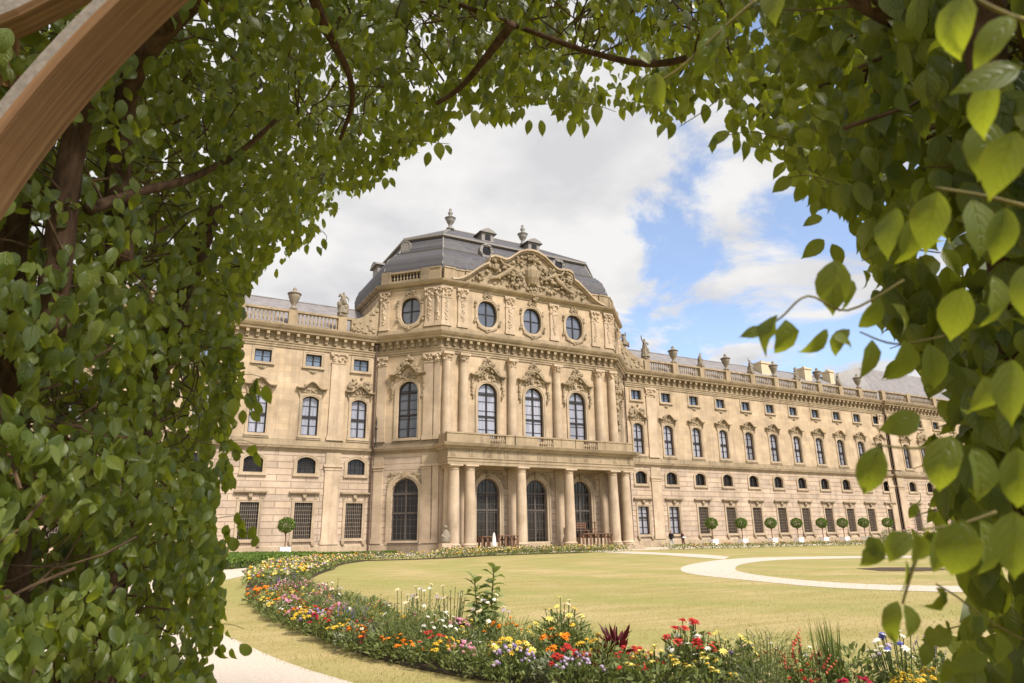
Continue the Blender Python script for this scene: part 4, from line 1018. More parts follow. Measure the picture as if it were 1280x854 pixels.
def flower_head(m, c, r, style, up_=(0, 0, 1)):
    U = Vector(up_).normalized(); X = U.orthogonal().normalized(); Y = U.cross(X); c = Vector(c)
    if style == 'pom':
        m.blob(c, r * .85, (1, 1, .7), .18)
        return
    if style == 'spike':
        for k in range(5): m.blob(c + U * (k * r * .9 - r * 2), r * (.5 - .06 * k), (1, 1, 1), .3)
        return
    n = 8; vs = [c + U * r * .12]; fs = []
    for k in range(n):
        a = 2 * math.pi * k / n; da = math.pi / n * .8
        for t, rr, hh in ((a - da, .62, .1), (a, 1.0, -.08 + random.uniform(-.1, .2)), (a + da, .62, .1)):
            vs.append(c + (X * math.cos(t) + Y * math.sin(t)) * r * rr + U * r * hh)
        fs += [(0, 1 + 3 * k, 2 + 3 * k, 3 + 3 * k)]
    m.add(vs, fs)
    if style == 'double': m.blob(c + U * r * .16, r * .5, (1, 1, .5), .25)
def petal(name, c, var=.25):
    m = mat(name, c, .65, .15); t = NT(m); n = t.noise(t.pos(), 22, 2)
    t.l(t.ramp(n, .35, tuple(x * (1 - var) for x in c), .65, tuple(min(1, x * (1 + var * .5)) for x in c)), t.b.inputs['Base Color'])
    return m
PET = dict(yellow=petal('yellow_petal', (.66, .42, .04)), lemon=petal('lemon_petal', (.66, .55, .13)), red=petal('red_petal', (.42, .03, .022)), crimson=petal('crimson_petal', (.33, .01, .04)), orange=petal('orange_petal', (.72, .20, .012)),
           white=petal('white_petal', (.72, .68, .58)), pink=petal('pink_petal', (.55, .22, .30)), purple=petal('purple_petal', (.20, .13, .27)), lilac=petal('lilac_petal', (.40, .31, .42)), coral=petal('coral_petal', (.58, .14, .08)), cream=petal('cream_petal', (.7, .54, .34)), blue=petal('blue_petal', (.12, .13, .45)), dusty=petal('dusty_pink_petal', (.34, .19, .15)))
def clump(name, label, cat, group, h, r, nleaf, ls, lm, heads, stemh=.05, narrow=.45, airy=False):
    h *= 1.12
    """heads: list of (petal key, count, radius, style)"""
    e = empty(name, (0, 0, 0), label, cat, group)
    n = int(nleaf * 1.5); a = rng.uniform(0, 2 * math.pi, n); rr = r * np.sqrt(rng.random(n)); z = h * rng.random(n) ** .6 * np.sqrt(np.clip(1.1 - (rr / r) ** 2 * .9, .1, 1))
    pos = np.column_stack([rr * np.cos(a), rr * np.sin(a), z * .92])
    out_ = np.column_stack([np.cos(a), np.sin(a), rng.uniform(.2, 1.6, n)]) + rng.normal(0, .4, (n, 3))
    leaf_mesh('foliage', pos, unit(out_), unit(rng.normal(0, .6, (n, 3)) + np.array([0, 0, 1])), rng.uniform(.6, 1.15, n) * ls * .8, rng.uniform(.7, 1.3, n) * ls * narrow * .7, rng.uniform(.1, 1.0, n), rng.uniform(0, .4, n), rng.random(n), lm, e, True)
    st = MB()
    for key, cnt, hr, style in heads:
        m = MB()
        for i in range(int(cnt * .8)):
            a_ = random.uniform(0, 6.28); q = math.sqrt(random.random()) * .92; x, y = r * q * math.cos(a_), r * q * math.sin(a_)
            zz = h * math.sqrt(max(.15, 1.08 - q * q * .9)) + random.uniform(.1, 1) * stemh
            flower_head(m, (x, y, zz), hr * random.uniform(.75, 1.2), style, (x * 1.2 + random.uniform(-.3, .3), y * 1.2 + random.uniform(-.3, .3) - .25, .8))
            st.tube([(x * .6, y * .6, h * .2), (x, y, zz)], .004, 4)
        m.build('blossoms', PET[key], e)
    if st.v: st.build('stems', M_BED, e)
    return e
G_ = 'flower clumps in the curved bed: '
protos = []
def P_(w_, name, label, cat, *a, **k):
    e = clump(name, label, cat, G_ + label, *a, **k); protos.append((w_, e)); return e
P_(10, 'marigold', 'low clump of golden yellow marigolds in the curved bed', 'marigold', .24, .24, 130, .09, M_BED, [('yellow', 26, .036, 'double')])
P_(8, 'marigold', 'low clump of lemon yellow marigolds in the curved bed', 'marigold', .26, .25, 130, .09, M_BED, [('lemon', 22, .034, 'double'), ('yellow', 6, .03, 'double')])
P_(5, 'marigold', 'low clump of orange marigolds in the curved bed', 'marigold', .24, .22, 120, .09, M_BED, [('orange', 16, .04, 'double')])
P_(6, 'zinnia', 'clump of bright red zinnias in the curved bed', 'zinnia', .28, .22, 120, .10, M_BED, [('red', 14, .042, 'double')])
P_(6, 'verbena', 'spreading clump of lilac verbena in the curved bed', 'verbena', .2, .26, 150, .07, M_BED, [('lilac', 34, .024, 'pom'), ('purple', 14, .02, 'pom')])
P_(3, 'salvia', 'clump of upright purple salvia spikes in the curved bed', 'salvia', .34, .2, 130, .09, M_BED, [('purple', 10, .024, 'spike'), ('blue', 3, .02, 'spike')], .06)
P_(7, 'daisy', 'clump of small white daisies in the curved bed', 'daisy', .28, .24, 150, .08, M_BED, [('white', 26, .028, 'flat')], .08)
P_(5, 'geranium', 'clump of dusty pink geraniums in the curved bed', 'geranium', .3, .24, 130, .10, M_BED, [('pink', 16, .034, 'pom'), ('dusty', 14, .03, 'pom')])
P_(5, 'begonia', 'clump of crimson begonias with dark leaves in the curved bed', 'begonia', .24, .2, 110, .09, M_BED, [('crimson', 16, .036, 'double')])
P_(12, 'foliage_plant', 'leafy green clump without flowers in the curved bed', 'foliage plant', .36, .26, 260, .12, M_BED, [], narrow=.3)
P_(5, 'foliage_plant', 'silvery grey foliage clump in the curved bed', 'foliage plant', .26, .24, 220, .10, M_GREYL, [('cream', 5, .025, 'flat')], narrow=.3)
P_(3, 'snapdragon', 'clump of coral and cream snapdragons in the curved bed', 'snapdragon', .38, .22, 170, .09, M_BED, [('coral', 5, .024, 'spike'), ('cream', 5, .024, 'spike')], .06)
P_(5, 'cosmos', 'airy clump of pale cosmos on thin stems in the curved bed', 'cosmos', .5, .26, 180, .10, M_BED, [('cream', 8, .03, 'flat'), ('white', 8, .03, 'flat'), ('lilac', 5, .026, 'flat')], .12, .12)
P_(7, 'grass_tuft', 'upright tuft of fine green grass among the bed flowers', 'grass tuft', .42, .18, 300, .20, M_BED, [], narrow=.05)
wts = np.array([q[0] for q in protos], float); wts /= wts.sum()
used = [False] * len(protos)
spots = []
nb = len(BED_OUT)
# clump centres, row by row along the near limb of the bed
i_end = 8 * 10
acc = 0; i = 4
Lo = [np.linalg.norm(BED_OUT[i + 1] - BED_OUT[i]) for i in range(nb - 1)]
prev = -9
for i in range(0, i_end):
    o_, n_ = BED_OUT[i], BED_IN[i]; seg = (Lo[i] + np.linalg.norm(BED_IN[i + 1] - BED_IN[i])) / 2; wd = np.linalg.norm(n_ - o_); acc += seg * wd * 6.2
    while acc > 1:
        acc -= 1; best = None
        for tr in range(12):
            t = random.uniform(.03, .95); f_ = random.random(); a_ = o_ + (BED_OUT[i + 1] - o_) * f_; b_ = n_ + (BED_IN[i + 1] - n_) * f_; p = a_ + (b_ - a_) * t
            dm = min([np.hypot(*(p - q[0])) for q in spots[-60:]] or [9])
            if best is None or dm > best[0]: best = (dm, p, t)
        spots.append((best[1], best[2]))
def to_px(p):
    v = np.array([p[0], p[1], .25]) - CAM; z_ = v @ FW; return 640 + CF * (v @ RT) / z_, 427 - CF * (v @ UP) / z_
spots = [q for q in spots if to_px(q[0])[0] < 1330 and to_px(q[0])[1] < 905][:295]
print('clumps', len(spots))
def put(k, p, z=0.01, sc=None):
    w0, e = protos[k]
    c = e if not used[k] else copy_tree(e); used[k] = True
    c.location = (p[0], p[1], z); c.rotation_euler = (0, 0, random.uniform(0, 6.28)); s = sc or random.uniform(.68, 1.1); c.scale = (s, s, s * random.uniform(.85, 1.2))
    return c
low = [0, 1, 2, 3, 4, 8, 10]
for p, t in spots:
    k = int(rng.choice(len(protos), p=wts))
    if t < .25 and k not in low and random.random() < .75: k = random.choice(low)
    put(k, p)
# single plants that stand out
def gxy(px, py): return GND(px, py)[:2]
def special(name, label, cat, px, py, *a, **k):
    e = clump(name, label, cat, None, *a, **k); p = gxy(px, py); e.location = (p[0], p[1], .01); return e
special('zinnia', 'tall red zinnias with white blooms beside the yellow daisies at the near end', 'zinnia', 868, 858, .44, .26, 200, .10, M_BED, [('red', 24, .05, 'double'), ('white', 4, .04, 'double')])
special('zinnia', 'flat scarlet zinnias left of the dark red spiky plant', 'zinnia', 716, 862, .26, .22, 120, .10, M_BED, [('red', 26, .045, 'double')])
special('lily_clump', 'bushy green clump with yellow and white lilies at its top', 'lilies', 706, 834, .50, .30, 420, .13, M_BED, [('lemon', 12, .045, 'flat'), ('cream', 7, .045, 'flat'), ('yellow', 5, .04, 'flat')], .1, .25)
special('marigold', 'large yellow marigold cluster at the front edge below the green lilies', 'marigold', 640, 852, .28, .26, 150, .09, M_BED, [('lemon', 14, .04, 'double'), ('yellow', 22, .04, 'double')])
special('daisy', 'yellow daisies nearest the tall red zinnias', 'daisies', 918, 866, .4, .24, 180, .10, M_BED, [('lemon', 22, .04, 'flat'), ('purple', 3, .03, 'pom')])
special('foliage_plant', 'feathery bright green mound at the near right end of the bed', 'foliage plant', 968, 870, .45, .32, 700, .15, M_BED, [], narrow=.06)
special('daisy', 'white and lilac daisies farthest right in the bed', 'daisies', 1130, 880, .38, .22, 160, .08, M_BED, [('white', 22, .035, 'flat'), ('blue', 5, .03, 'pom'), ('lilac', 6, .03, 'pom')], .12)
special('snapdragon', 'salmon snapdragons beside the upright green reeds', 'snapdragon', 1015, 880, .36, .2, 130, .08, M_BED, [('coral', 12, .03, 'spike')], .1)
# reeds
p = gxy(1045, 876); e = empty('reeds', (*p, .01), 'stiff upright bundle of green reeds at the near right end of the bed', 'reeds')
n = 40; leaf_mesh('blades', np.column_stack([rng.normal(0, .05, n), rng.normal(0, .05, n), np.zeros(n)]), unit(np.column_stack([rng.normal(-.12, .07, n), rng.normal(0, .07, n), np.ones(n)])), rng.normal(size=(n, 3)), rng.uniform(.5, .68, n), rng.uniform(.014, .02, n), rng.uniform(0, .2, n), rng.uniform(0, .3, n), rng.random(n), M_BED, e, True)
# amaranth
p = gxy(772, 848); e = empty('amaranth', (*p, .01), 'dark wine-red spiky amaranth among the bed flowers', 'amaranth')
n = 60; a = rng.uniform(0, 6.28, n); leaf_mesh('foliage', np.column_stack([.05 * np.cos(a), .05 * np.sin(a), rng.uniform(.1, .32, n)]), unit(np.column_stack([np.cos(a), np.sin(a), rng.uniform(.3, 2.0, n)])), rng.normal(0, .5, (n, 3)) + np.array([0, 0, 1]), rng.uniform(.12, .26, n), rng.uniform(.03, .05, n), rng.uniform(-.5, .4, n), rng.uniform(.1, .5, n), rng.random(n), M_REDL, e)
m = MB()
for k in range(3): a = k * 2.1; m.tube([(0, 0, 0), (.05 * math.cos(a), .05 * math.sin(a), .25), (.12 * math.cos(a), .12 * math.sin(a), .34 + .06 * (k % 3))], [.012, .012, .006], 5)
m.build('stem', M_REDL, e)
# tall leafy plant with two shoots
p = gxy(606, 812); e = empty('tall_plant', (*p, .01), 'tall pale green plant with two leafy shoots rising above the bed', 'tall plant')
m = MB(); pos = []; axs = []; ll = []
for (dx, hh) in ((-.14, .80), (.13, .92), (.02, .55), (-.05, .45)):
    m.tube([(dx * .3, 0, 0), (dx * .7, 0, hh * .5), (dx, .0, hh)], [.014, .011, .006], 6)
    for k in range(26):
        t = .2 + .8 * k / 25; a = k * 2.4; pos.append((dx * (.3 + .7 * t), 0, hh * t)); axs.append((math.cos(a), math.sin(a), .35 + .5 * (t > .9))); ll.append(.24 * (1.25 - .5 * t))
m.build('stem', M_BED, e); n = len(pos); leaf_mesh('foliage', np.array(pos), np.array(axs), np.tile([0, 0, 1.], (n, 1)) + rng.normal(0, .3, (n, 3)), np.array(ll), np.array(ll) * .55, rng.uniform(.3, 1.1, n), rng.uniform(.1, .4, n), rng.uniform(.5, 1, n), M_BED, e)
# far limb of the bed, and the border before the facade: a mass nobody could count
def flower_mass(name, line_a, line_b, nper, h, hv, cols, size=.1, tall=None):
    V = []; m = MB(); pos = []
    for i in range(len(line_a) - 1):
        a0, a1, b0, b1 = map(np.array, (line_a[i], line_a[i + 1], line_b[i], line_b[i + 1])); ar = np.linalg.norm(a1 - a0) * (np.linalg.norm(b0 - a0) + .01)
        for k in range(int(ar * nper + random.random())):
            f_, t = random.random(), random.random(); p = (a0 + (a1 - a0) * f_) * (1 - t) + (b0 + (b1 - b0) * f_) * t
            hh = h * (1 + .55 * noise.noise(Vector((p[0] * 1.3, p[1] * 1.3, 0)))) ; pos.append((p[0], p[1], hh * (1 - .9 * random.random() ** 2)))
            if random.random() < hv:
                q = noise.noise(Vector((p[0] * .9, p[1] * .9, 5.1))) * 2.4 + random.uniform(-.35, .35); m.cur = int((q * .5 + .5) * len(cols)) % len(cols) if random.random() < .75 else random.randrange(len(cols))
                flower_head(m, (p[0], p[1], hh * random.uniform(.85, 1.15)), size * random.uniform(.35, .7), 'pom')
    n = len(pos); o = leaf_mesh('foliage', np.array(pos), unit(rng.normal(size=(n, 3)) + np.array([0, 0, .6])), unit(rng.normal(size=(n, 3)) + np.array([0, 0, 1])), rng.uniform(.8, 1.6, n) * size, rng.uniform(.5, .8, n) * size, rng.uniform(0, .8, n), rng.uniform(0, .4, n), rng.random(n), M_BED, None, True)
    b = m.build('blossoms', [PET[c] for c in cols]); b['kind'] = 'stuff'; o['kind'] = 'stuff'
    return o, b
cols = ['yellow', 'lemon', 'orange', 'cream', 'dusty', 'cream', 'lemon', 'dusty', 'lilac', 'yellow']
e = empty('flower_bed', (0, 0, 0), 'far sweep of the curved bed packed with mixed bright flowers', 'flower bed'); e['kind'] = 'stuff'
for o in flower_mass('far', BED_OUT[i_end - 1:], BED_IN[i_end - 1:], 70, .36, .2, cols, .11): o.parent = e
fa = [GND(px, py)[:2] for px, py in [(690, 690.5), (715, 690), (728, 689.3)]]
la = [np.array([x, -16.4 + (0 if x < 30 else 0)]) for x in np.linspace(20, 37.5, 12)]
e = empty('flower_border', (0, 0, 0), 'pale mixed flower border along the lawn before the portico', 'flower border'); e['kind'] = 'stuff'
lb = [q + np.array([0, 3.0]) for q in la]
for o in flower_mass('border', la, lb, 50, .5, .2, ['lemon', 'cream', 'dusty', 'dusty', 'yellow', 'cream'], .14): o.parent = e
lc = [np.array([x, -15.2 - (x - 44) * .09]) for x in np.linspace(43, 86, 26)]; ld = [q + np.array([0, 2.2]) for q in lc]
e = empty('flower_border', (0, 0, 0), 'long low flower border along the lawn before the right wing', 'flower border'); e['kind'] = 'stuff'
for o in flower_mass('border', lc, ld, 50, .42, .2, ['cream', 'dusty', 'lemon', 'dusty', 'cream', 'coral'], .13): o.parent = e
# rose bushes half hidden behind the right-hand leaves
for k, (px, Y, lab, key) in enumerate(((1112, -24, 'tall pale rose bush beside the farthest ball tree', 'cream'), (1140, -26, 'tall pink rose bush behind the right-hand leaves', 'pink'), (1164, -26, 'tall yellow rose bush behind the right-hand leaves', 'lemon'), (1190, -27, 'tall white rose bush farthest right behind the leaves', 'white'))):
    x = atY(px, Y); e = clump('rose_bush', lab, 'rose bush', None, 1.45, .85, 700, .16, M_BED, [(key, 40, .09, 'double'), ('white', 12, .07, 'double')]); e.location = (x, Y, 0)
# short dry grass blades on the turf near the viewer
def grass_patch():
    n = 90000; pts = []
    P0 = np.array([2.9, -54.0])
    b = 4.5 + 22 * rng.random(n) ** 2.0 ; a = rng.uniform(-.55, .62, n) * b
    xy = CAM[:2] + HR[:2] * a[:, None] + HF[:2] * b[:, None]
    bo = np.array(offset_line(BED_OUT, .08)); bi = np.array(BED_IN); pi_ = np.array(offset_line(pin, -.07)); po = np.array(pout)
    def inside(poly, q):
        x, y = q[:, 0], q[:, 1]; r_ = np.zeros(len(q), bool); j = len(poly) - 1
        for i in range(len(poly)):
            xi, yi = poly[i]; xj, yj = poly[j]
            r_ ^= ((yi > y) != (yj > y)) & (x < (xj - xi) * (y - yi) / (yj - yi + 1e-12) + xi); j = i
        return r_
    bad = inside(np.concatenate([bo, bi[::-1]]), xy) | inside(np.concatenate([pi_, po[::-1]]), xy)
    xy = xy[~bad]; n = len(xy)
    pos = np.column_stack([xy, np.zeros(n)]); ax_ = unit(np.column_stack([rng.normal(0, .5, n), rng.normal(0, .5, n), np.ones(n)]))
    tint = np.array([noise.noise(Vector((p[0] * 1.2, p[1] * 1.2, 0))) * .5 + .55 for p in xy]) + rng.normal(0, .2, n)
    o = leaf_mesh('grass', pos, ax_, rng.normal(size=(n, 3)), rng.uniform(.018, .038, n), rng.uniform(.004, .007, n), rng.uniform(0, .9, n), rng.uniform(0, .3, n), np.clip(tint, 0, 1), M_GRASS, None, True)
    o['kind'] = 'stuff'
grass_patch()


#==================================================================== LEAFY ARBOUR (tunnel of trained trees round the viewer)
OPEN = [(262, 900), (275, 800), (281, 760), (276, 720), (283, 690), (283, 640), (292, 600), (284, 570), (298, 520), (302, 480), (299, 440), (308, 400), (325, 375), (342, 350), (360, 318), (400, 290), (428, 255), (462, 235), (488, 214), (520, 190), (556, 166), (600, 150), (640, 152), (680, 146), (730, 152), (770, 145), (800, 140), (832, 158), (856, 150), (875, 128), (905, 156), (935, 186), (965, 205), (990, 240), (1022, 252), (1044, 275), (1068, 292), (1072, 330), (1098, 380), (1118, 430), (1142, 475), (1168, 500), (1188, 535), (1192, 585), (1182, 625), (1192, 660), (1202, 705), (1216, 745), (1200, 795), (1192, 900)]
OPN = np.array(OPEN, float)
def in_poly(poly, q):
    x, y = q[:, 0], q[:, 1]; r_ = np.zeros(len(q), bool); j = len(poly) - 1
    for i in range(len(poly)):
        xi, yi = poly[i]; xj, yj = poly[j]
        r_ ^= ((yi > y) != (yj > y)) & (x < (xj - xi) * (y - yi) / (yj - yi + 1e-12) + xi); j = i
    return r_
def edge_dist(poly, q):
    d = np.full(len(q), 1e9); n = len(poly)
    for i in range(n):
        a = poly[i]; b = poly[(i + 1) % n]; ab = b - a; t = np.clip(((q - a) @ ab) / (ab @ ab), 0, 1)
        d = np.minimum(d, np.hypot(*(q - a - t[:, None] * ab).T))
    return d
AL, AR, ZT = 1.40, 0.86, 3.35
def tunnel_D(q):
    """distance to the inner face of the green tunnel (walls at -1.40 and +0.86, vault at 3.35)"""
    d = FW[None] + RT[None] * ((q[:, 0:1] - 640) / CF) - UP[None] * ((q[:, 1:2] - 427) / CF)
    a = d @ HR; z = d[:, 2]; p = 5.0
    inv = np.where(a < 0, -a / AL, a / AR) ** p + (np.maximum(z, 1e-3) / (ZT - CAM[2])) ** p
    return np.minimum(inv ** (-1 / p), 5.0), d
arb_specs = [('left near arbour tree with a dense wall of drooping leaves beside the viewer', lambda q: (q[:, 0] < 170) & (q[:, 1] > 250)),
             ('arbour tree at the far end of the left leaf wall, leaves reaching over the palace', lambda q: (q[:, 0] < 480) & ~((q[:, 0] < 170) & (q[:, 1] > 250))),
             ('arbour tree whose leafy vault hangs across the top of the view', lambda q: (q[:, 0] >= 480) & (q[:, 0] < 930)),
             ('right near arbour tree with large glossy leaves in front of the wing', lambda q: q[:, 0] >= 930)]
trees = []
base_ab = [(-1.95, 1.6), (-1.72, 3.1), (2.6, 2.7), (1.15, 1.0)]
for (lab, _), (a, b) in zip(arb_specs, base_ab):
    p = LOC(a, b, 0); trees.append(empty('arbour_tree', tuple(p), lab, 'tree'))
def leaf_orient(d, n, inward=1.0, hang=1.0):
    ax_ = np.tile([0, 0, -1.0], (n, 1)) * hang + rng.normal(0, .42, (n, 3)) - unit(d) * rng.uniform(-.15, .45, (n, 1))
    nr_ = -unit(d) * inward + np.array([0, 0, .4]) + rng.normal(0, .48, (n, 3))
    return unit(ax_), unit(nr_)
# sample: candidates over a view cone wider than the frame
N = 170000
q = np.column_stack([rng.uniform(-420, 1760, N), rng.uniform(-330, 1000, N)])
D, d = tunnel_D(q)
left = q[:, 0] < 700
dens = np.clip(D / 2.6, .2, 2.0) ** 2
keep = ~in_poly(OPN, q)
ed = edge_dist(OPN, q)
keep &= rng.random(N) < dens * np.where(q[:, 0] > 1000, np.where(q[:, 1] > 430, .34, .48), np.where(q[:, 1] > 420, .58, .44))
# ragged rim: thin out the last pixels beside the opening in clumps
cl = np.array([noise.noise(Vector((x * .02, y * .02, 3.3))) for x, y in q])
keep &= ~((ed < 14) & (cl > .12))
# gaps in the wall where the dark inside and the sky show through
cl2 = np.array([noise.noise(Vector((x * .011, y * .011, 9.7))) for x, y in q])
q, D, d, ed, cl2 = q[keep], D[keep], d[keep], ed[keep], cl2[keep]
n = len(q); print('arbour leaves', n)
lay = rng.random(n)
thick = np.where(ed < 40, .16, .42)
D = D * (1 + thick * lay ** 1.3) * (1 + .07 * cl2 * 2)
drop = (cl2 > .22) & (lay < .45)
for k, (lab, sel) in enumerate(arb_specs):
    s = sel(q) & ~drop; m_ = int(s.sum()); pos = CAM + d[s] * D[s][:, None]
    ax_, nr_ = leaf_orient(d[s], m_)
    L_ = (.042 + .066 * rng.beta(1.8, 1.9, m_)) * np.where(q[s][:, 0] > 1000, 1.05, .86); W_ = L_ * rng.uniform(.46, .62, m_)
    tint = np.clip(rng.normal(.40, .38, m_), 0, 1)
    b = trees[k].location
    leaf_mesh('crown', pos - ax_ * (L_ * .5)[:, None], ax_, nr_, L_, W_, rng.uniform(-.15, 1.1, m_), rng.uniform(.05, .55, m_), tint, M_LEAF, trees[k], False, tuple(b))
# outer shell: dense leaves added to block light and close most of the gaps
N2 = 85000
q2 = np.column_stack([rng.uniform(-420, 1760, N2), rng.uniform(-330, 1000, N2)]); D2, d2 = tunnel_D(q2)
k2 = ~in_poly(OPN, q2) & (edge_dist(OPN, q2) > 26) & (rng.random(N2) < np.clip(D2 / 2.6, .2, 2) ** 2 * .42)
c3 = np.array([noise.noise(Vector((x * .016, y * .016, 1.7))) for x, y in q2]); k2 &= ~((c3 > .27) & (q2[:, 1] < 420))
q2, D2, d2 = q2[k2], D2[k2], d2[k2]
for k, (lab, sel) in enumerate(arb_specs):
    s = sel(q2); m_ = int(s.sum()); pos = CAM + d2[s] * (D2[s] * rng.uniform(1.36, 1.8, m_))[:, None]
    ax_, nr_ = leaf_orient(d2[s], m_); L_ = rng.uniform(.08, .14, m_)
    leaf_mesh('outer_crown', pos, ax_, nr_, L_, L_ * .65, rng.uniform(0, 1, m_), rng.uniform(.05, .5, m_), np.clip(rng.normal(.4, .25, m_), 0, 1), M_LEAFO, trees[k], True, tuple(trees[k].location))
# trunks, limbs and twigs
def bark(name, c0, c1):
    m = mat(name, c0, .9, .1); t = NT(m); p = t.mapping(t.pos(), (22, 22, 4)); nn = t.noise(p, 1.6, 6, .65)
    t.l(t.ramp(nn, .32, c0, .7, c1), t.b.inputs['Base Color']); t.bump(nn, .8, .012); return m
M_BARK = bark('brown_bark', (.035, .021, .014), (.115, .07, .045))
M_TWIG = noisy('twig_bark', (.05, .03, .02), (.12, .075, .04), 20)
M_GTWIG = noisy('green_shoot', (.10, .085, .03), (.17, .14, .05), 20)
def pxs(pts): return [PX(x, y, D_) for x, y, D_ in pts]
def smooth3(pts, n=5):
    pts = [np.array(p, float) for p in pts]; res = []
    for i in range(len(pts) - 1):
        p0 = pts[max(i - 1, 0)]; p1 = pts[i]; p2 = pts[i + 1]; p3 = pts[min(i + 2, len(pts) - 1)]
        for k in range(n):
            t = k / n; res.append(.5 * ((2 * p1) + (p2 - p0) * t + (2 * p0 - 5 * p1 + 4 * p2 - p3) * t * t + (3 * p1 - p0 - 3 * p2 + p3) * t ** 3))
    res.append(pts[-1]); return res
def limb(pts, r0, r1, tree, name='limb', m=None, seg=8):
    pts = smooth3(pts); n = len(pts); mb = MB(); mb.tube(pts, [r0 + (r1 - r0) * i / (n - 1) + random.uniform(-.04, .04) * r0 for i in range(n)], seg)
    return mb.build(name, m or M_BARK, trees[tree], tuple(trees[tree].location), smooth=True)
def trunk(a, b, tree, top, r=.07):
    p = LOC(a, b, 0); pts = [p, p + [.02, -.03, .6], p + [-.02, .03, 1.3], p + [.03, .0, 2.0], np.array(top)]
    limb(pts, r, r * .7, tree, 'trunk')
trunk(-1.95, 1.6, 0, LOC(-1.75, 1.6, 2.9)); trunk(-1.72, 3.1, 1, LOC(-1.45, 3.0, 2.9), .06); trunk(2.6, 2.7, 2, LOC(2.0, 2.6, 3.4), .06); trunk(1.15, 1.0, 3, LOC(1.05, .95, 2.75), .055)
limb(pxs([(150, 330, 2.55), (148, 210, 2.6), (160, 110, 2.55), (205, 40, 2.5), (290, -40, 2.5)]), .05, .03, 1)
limb(pxs([(110, 262, 2.35), (175, 240, 2.6), (240, 222, 2.85), (300, 190, 3.05), (345, 150, 3.1)]), .022, .010, 1)
limb(pxs([(60, 420, 2.2), (75, 300, 2.25), (90, 190, 2.3), (120, 90, 2.35)]), .05, .035, 0)
limb(pxs([(10, 860, 2.45), (18, 640, 2.4), (10, 420, 2.4), (20, 250, 2.4)]), .055, .045, 0)
limb(pxs([(380, -30, 2.55), (410, 40, 2.7), (435, 90, 3.0), (440, 130, 3.2), (425, 175, 3.3)]), .022, .008, 1)
limb(pxs([(640, 30, 2.4), (605, 75, 2.6), (575, 110, 2.75), (545, 130, 2.8)]), .018, .008, 2)
limb(pxs([(900, 60, 2.75), (820, 80, 2.8), (740, 66, 2.85), (655, 36, 2.85), (560, 0, 2.8)]), .016, .009, 2)
limb(pxs([(1060, -20, 1.5), (1090, 5, 1.5), (1120, 22, 1.5), (1150, 30, 1.55)]), .028, .02, 3)
limb(pxs([(1228, -60, 1.25), (1232, 40, 1.25), (1235, 110, 1.25), (1248, 230, 1.3), (1262, 420, 1.35), (1275, 700, 1.4)]), .036, .03, 3)
limb(pxs([(1110, 20, 1.75), (1100, 110, 1.75), (1112, 190, 1.7)]), .022, .010, 3)
def twigs(tree, sel, cnt, m, r=.004):
    mb = MB(); qq = np.column_stack([rng.uniform(-50, 1330, 4000), rng.uniform(-60, 910, 4000)]); kk = ~in_poly(OPN, qq) & (edge_dist(OPN, qq) > (55 if tree < 2 else 80 if tree == 2 else 170)) & sel(qq); qq = qq[kk][:cnt]
    DD, dd = tunnel_D(qq)
    for i in range(len(qq)):
        p = Vector(CAM + dd[i] * DD[i] * random.uniform(1.1, 1.45)); v = Vector((random.gauss(0, 1), random.gauss(0, 1), random.gauss(0, .8))).normalized() * random.uniform(.1, .3)
        w_ = v.orthogonal() * random.uniform(-.35, .35); jt = lambda: Vector((random.gauss(0, .012), random.gauss(0, .012), random.gauss(0, .012)))
        mb.tube([p - v, p - v * .5 + w_ * .7 + jt(), p + w_ + jt(), p + v * .5 + w_ * .6 + jt(), p + v], [r * 1.6, r * 1.3, r, r * .7, r * .4], 5)
    mb.build('twigs', m, trees[tree], tuple(trees[tree].location))
for k, (lab, sel) in enumerate(arb_specs): twigs(k, sel, (260, 420, 300, 60)[k], M_TWIG, .0034)
# shoots that reach into the opening: stem + opposite leaf pairs; (px, py, length px, tip angle from straight down, facing) at a real distance
def shoot(tree, stem, leaves, r=.0022):
    r *= .68
    limb(pxs(stem), r * 1.3, r * .8, tree, 'shoot', M_GTWIG, 5)
    pos, axs, nrs, LL, WW, DR, FO, TI = [], [], [], [], [], [], [], []
    for (x, y, lp, ang, D_, face) in leaves:
        L_ = (lp * .9 if lp < 80 else 72 + (lp - 80) * .45) / CF * D_; a_ = R(ang); ax_ = -UP * math.cos(a_) + RT * math.sin(a_) + FW * random.uniform(-.25, .25)
        nr_ = -FW * math.cos(R(face)) + RT * math.sin(R(face)) + UP * .35
        pos.append(PX(x, y, D_)); axs.append(ax_); nrs.append(nr_); LL.append(L_); WW.append(L_ * random.uniform(.48, .62)); DR.append(random.uniform(.4, 1.3)); FO.append(random.uniform(.12, .5)); TI.append(random.uniform(.25, .6))
    leaf_mesh('shoot_leaves', np.array(pos), unit(np.array(axs)), unit(np.array(nrs)), np.array(LL), np.array(WW), np.array(DR), np.array(FO), np.array(TI), M_LEAF, trees[tree], False, tuple(trees[tree].location))
d9 = .92
shoot(3, [(1130, 350, d9), (1060, 388, d9), (1010, 370, d9), (975, 398, d9), (940, 418, d9)],
      [(1045, 325, 82, -8, d9, -35), (1050, 345, 62, 22, d9, 20), (982, 400, 64, 3, .88, 10), (972, 394, 62, -25, .88, -65), (955, 412, 36, -75, .9, 20), (1034, 412, 52, -35, .9, 50), (1040, 420, 40, 70, .9, 40), (1098, 375, 58, -15, .95, 5), (1115, 380, 55, 40, .95, 40)])
shoot(3, [(1180, 420, .95), (1120, 430, .95), (1075, 415, .95)], [(1090, 425, 60, -10, .95, 15), (1062, 412, 50, -40, .95, -50), (1130, 425, 88, 4, .93, 10), (1160, 430, 75, 12, .9, -20)])
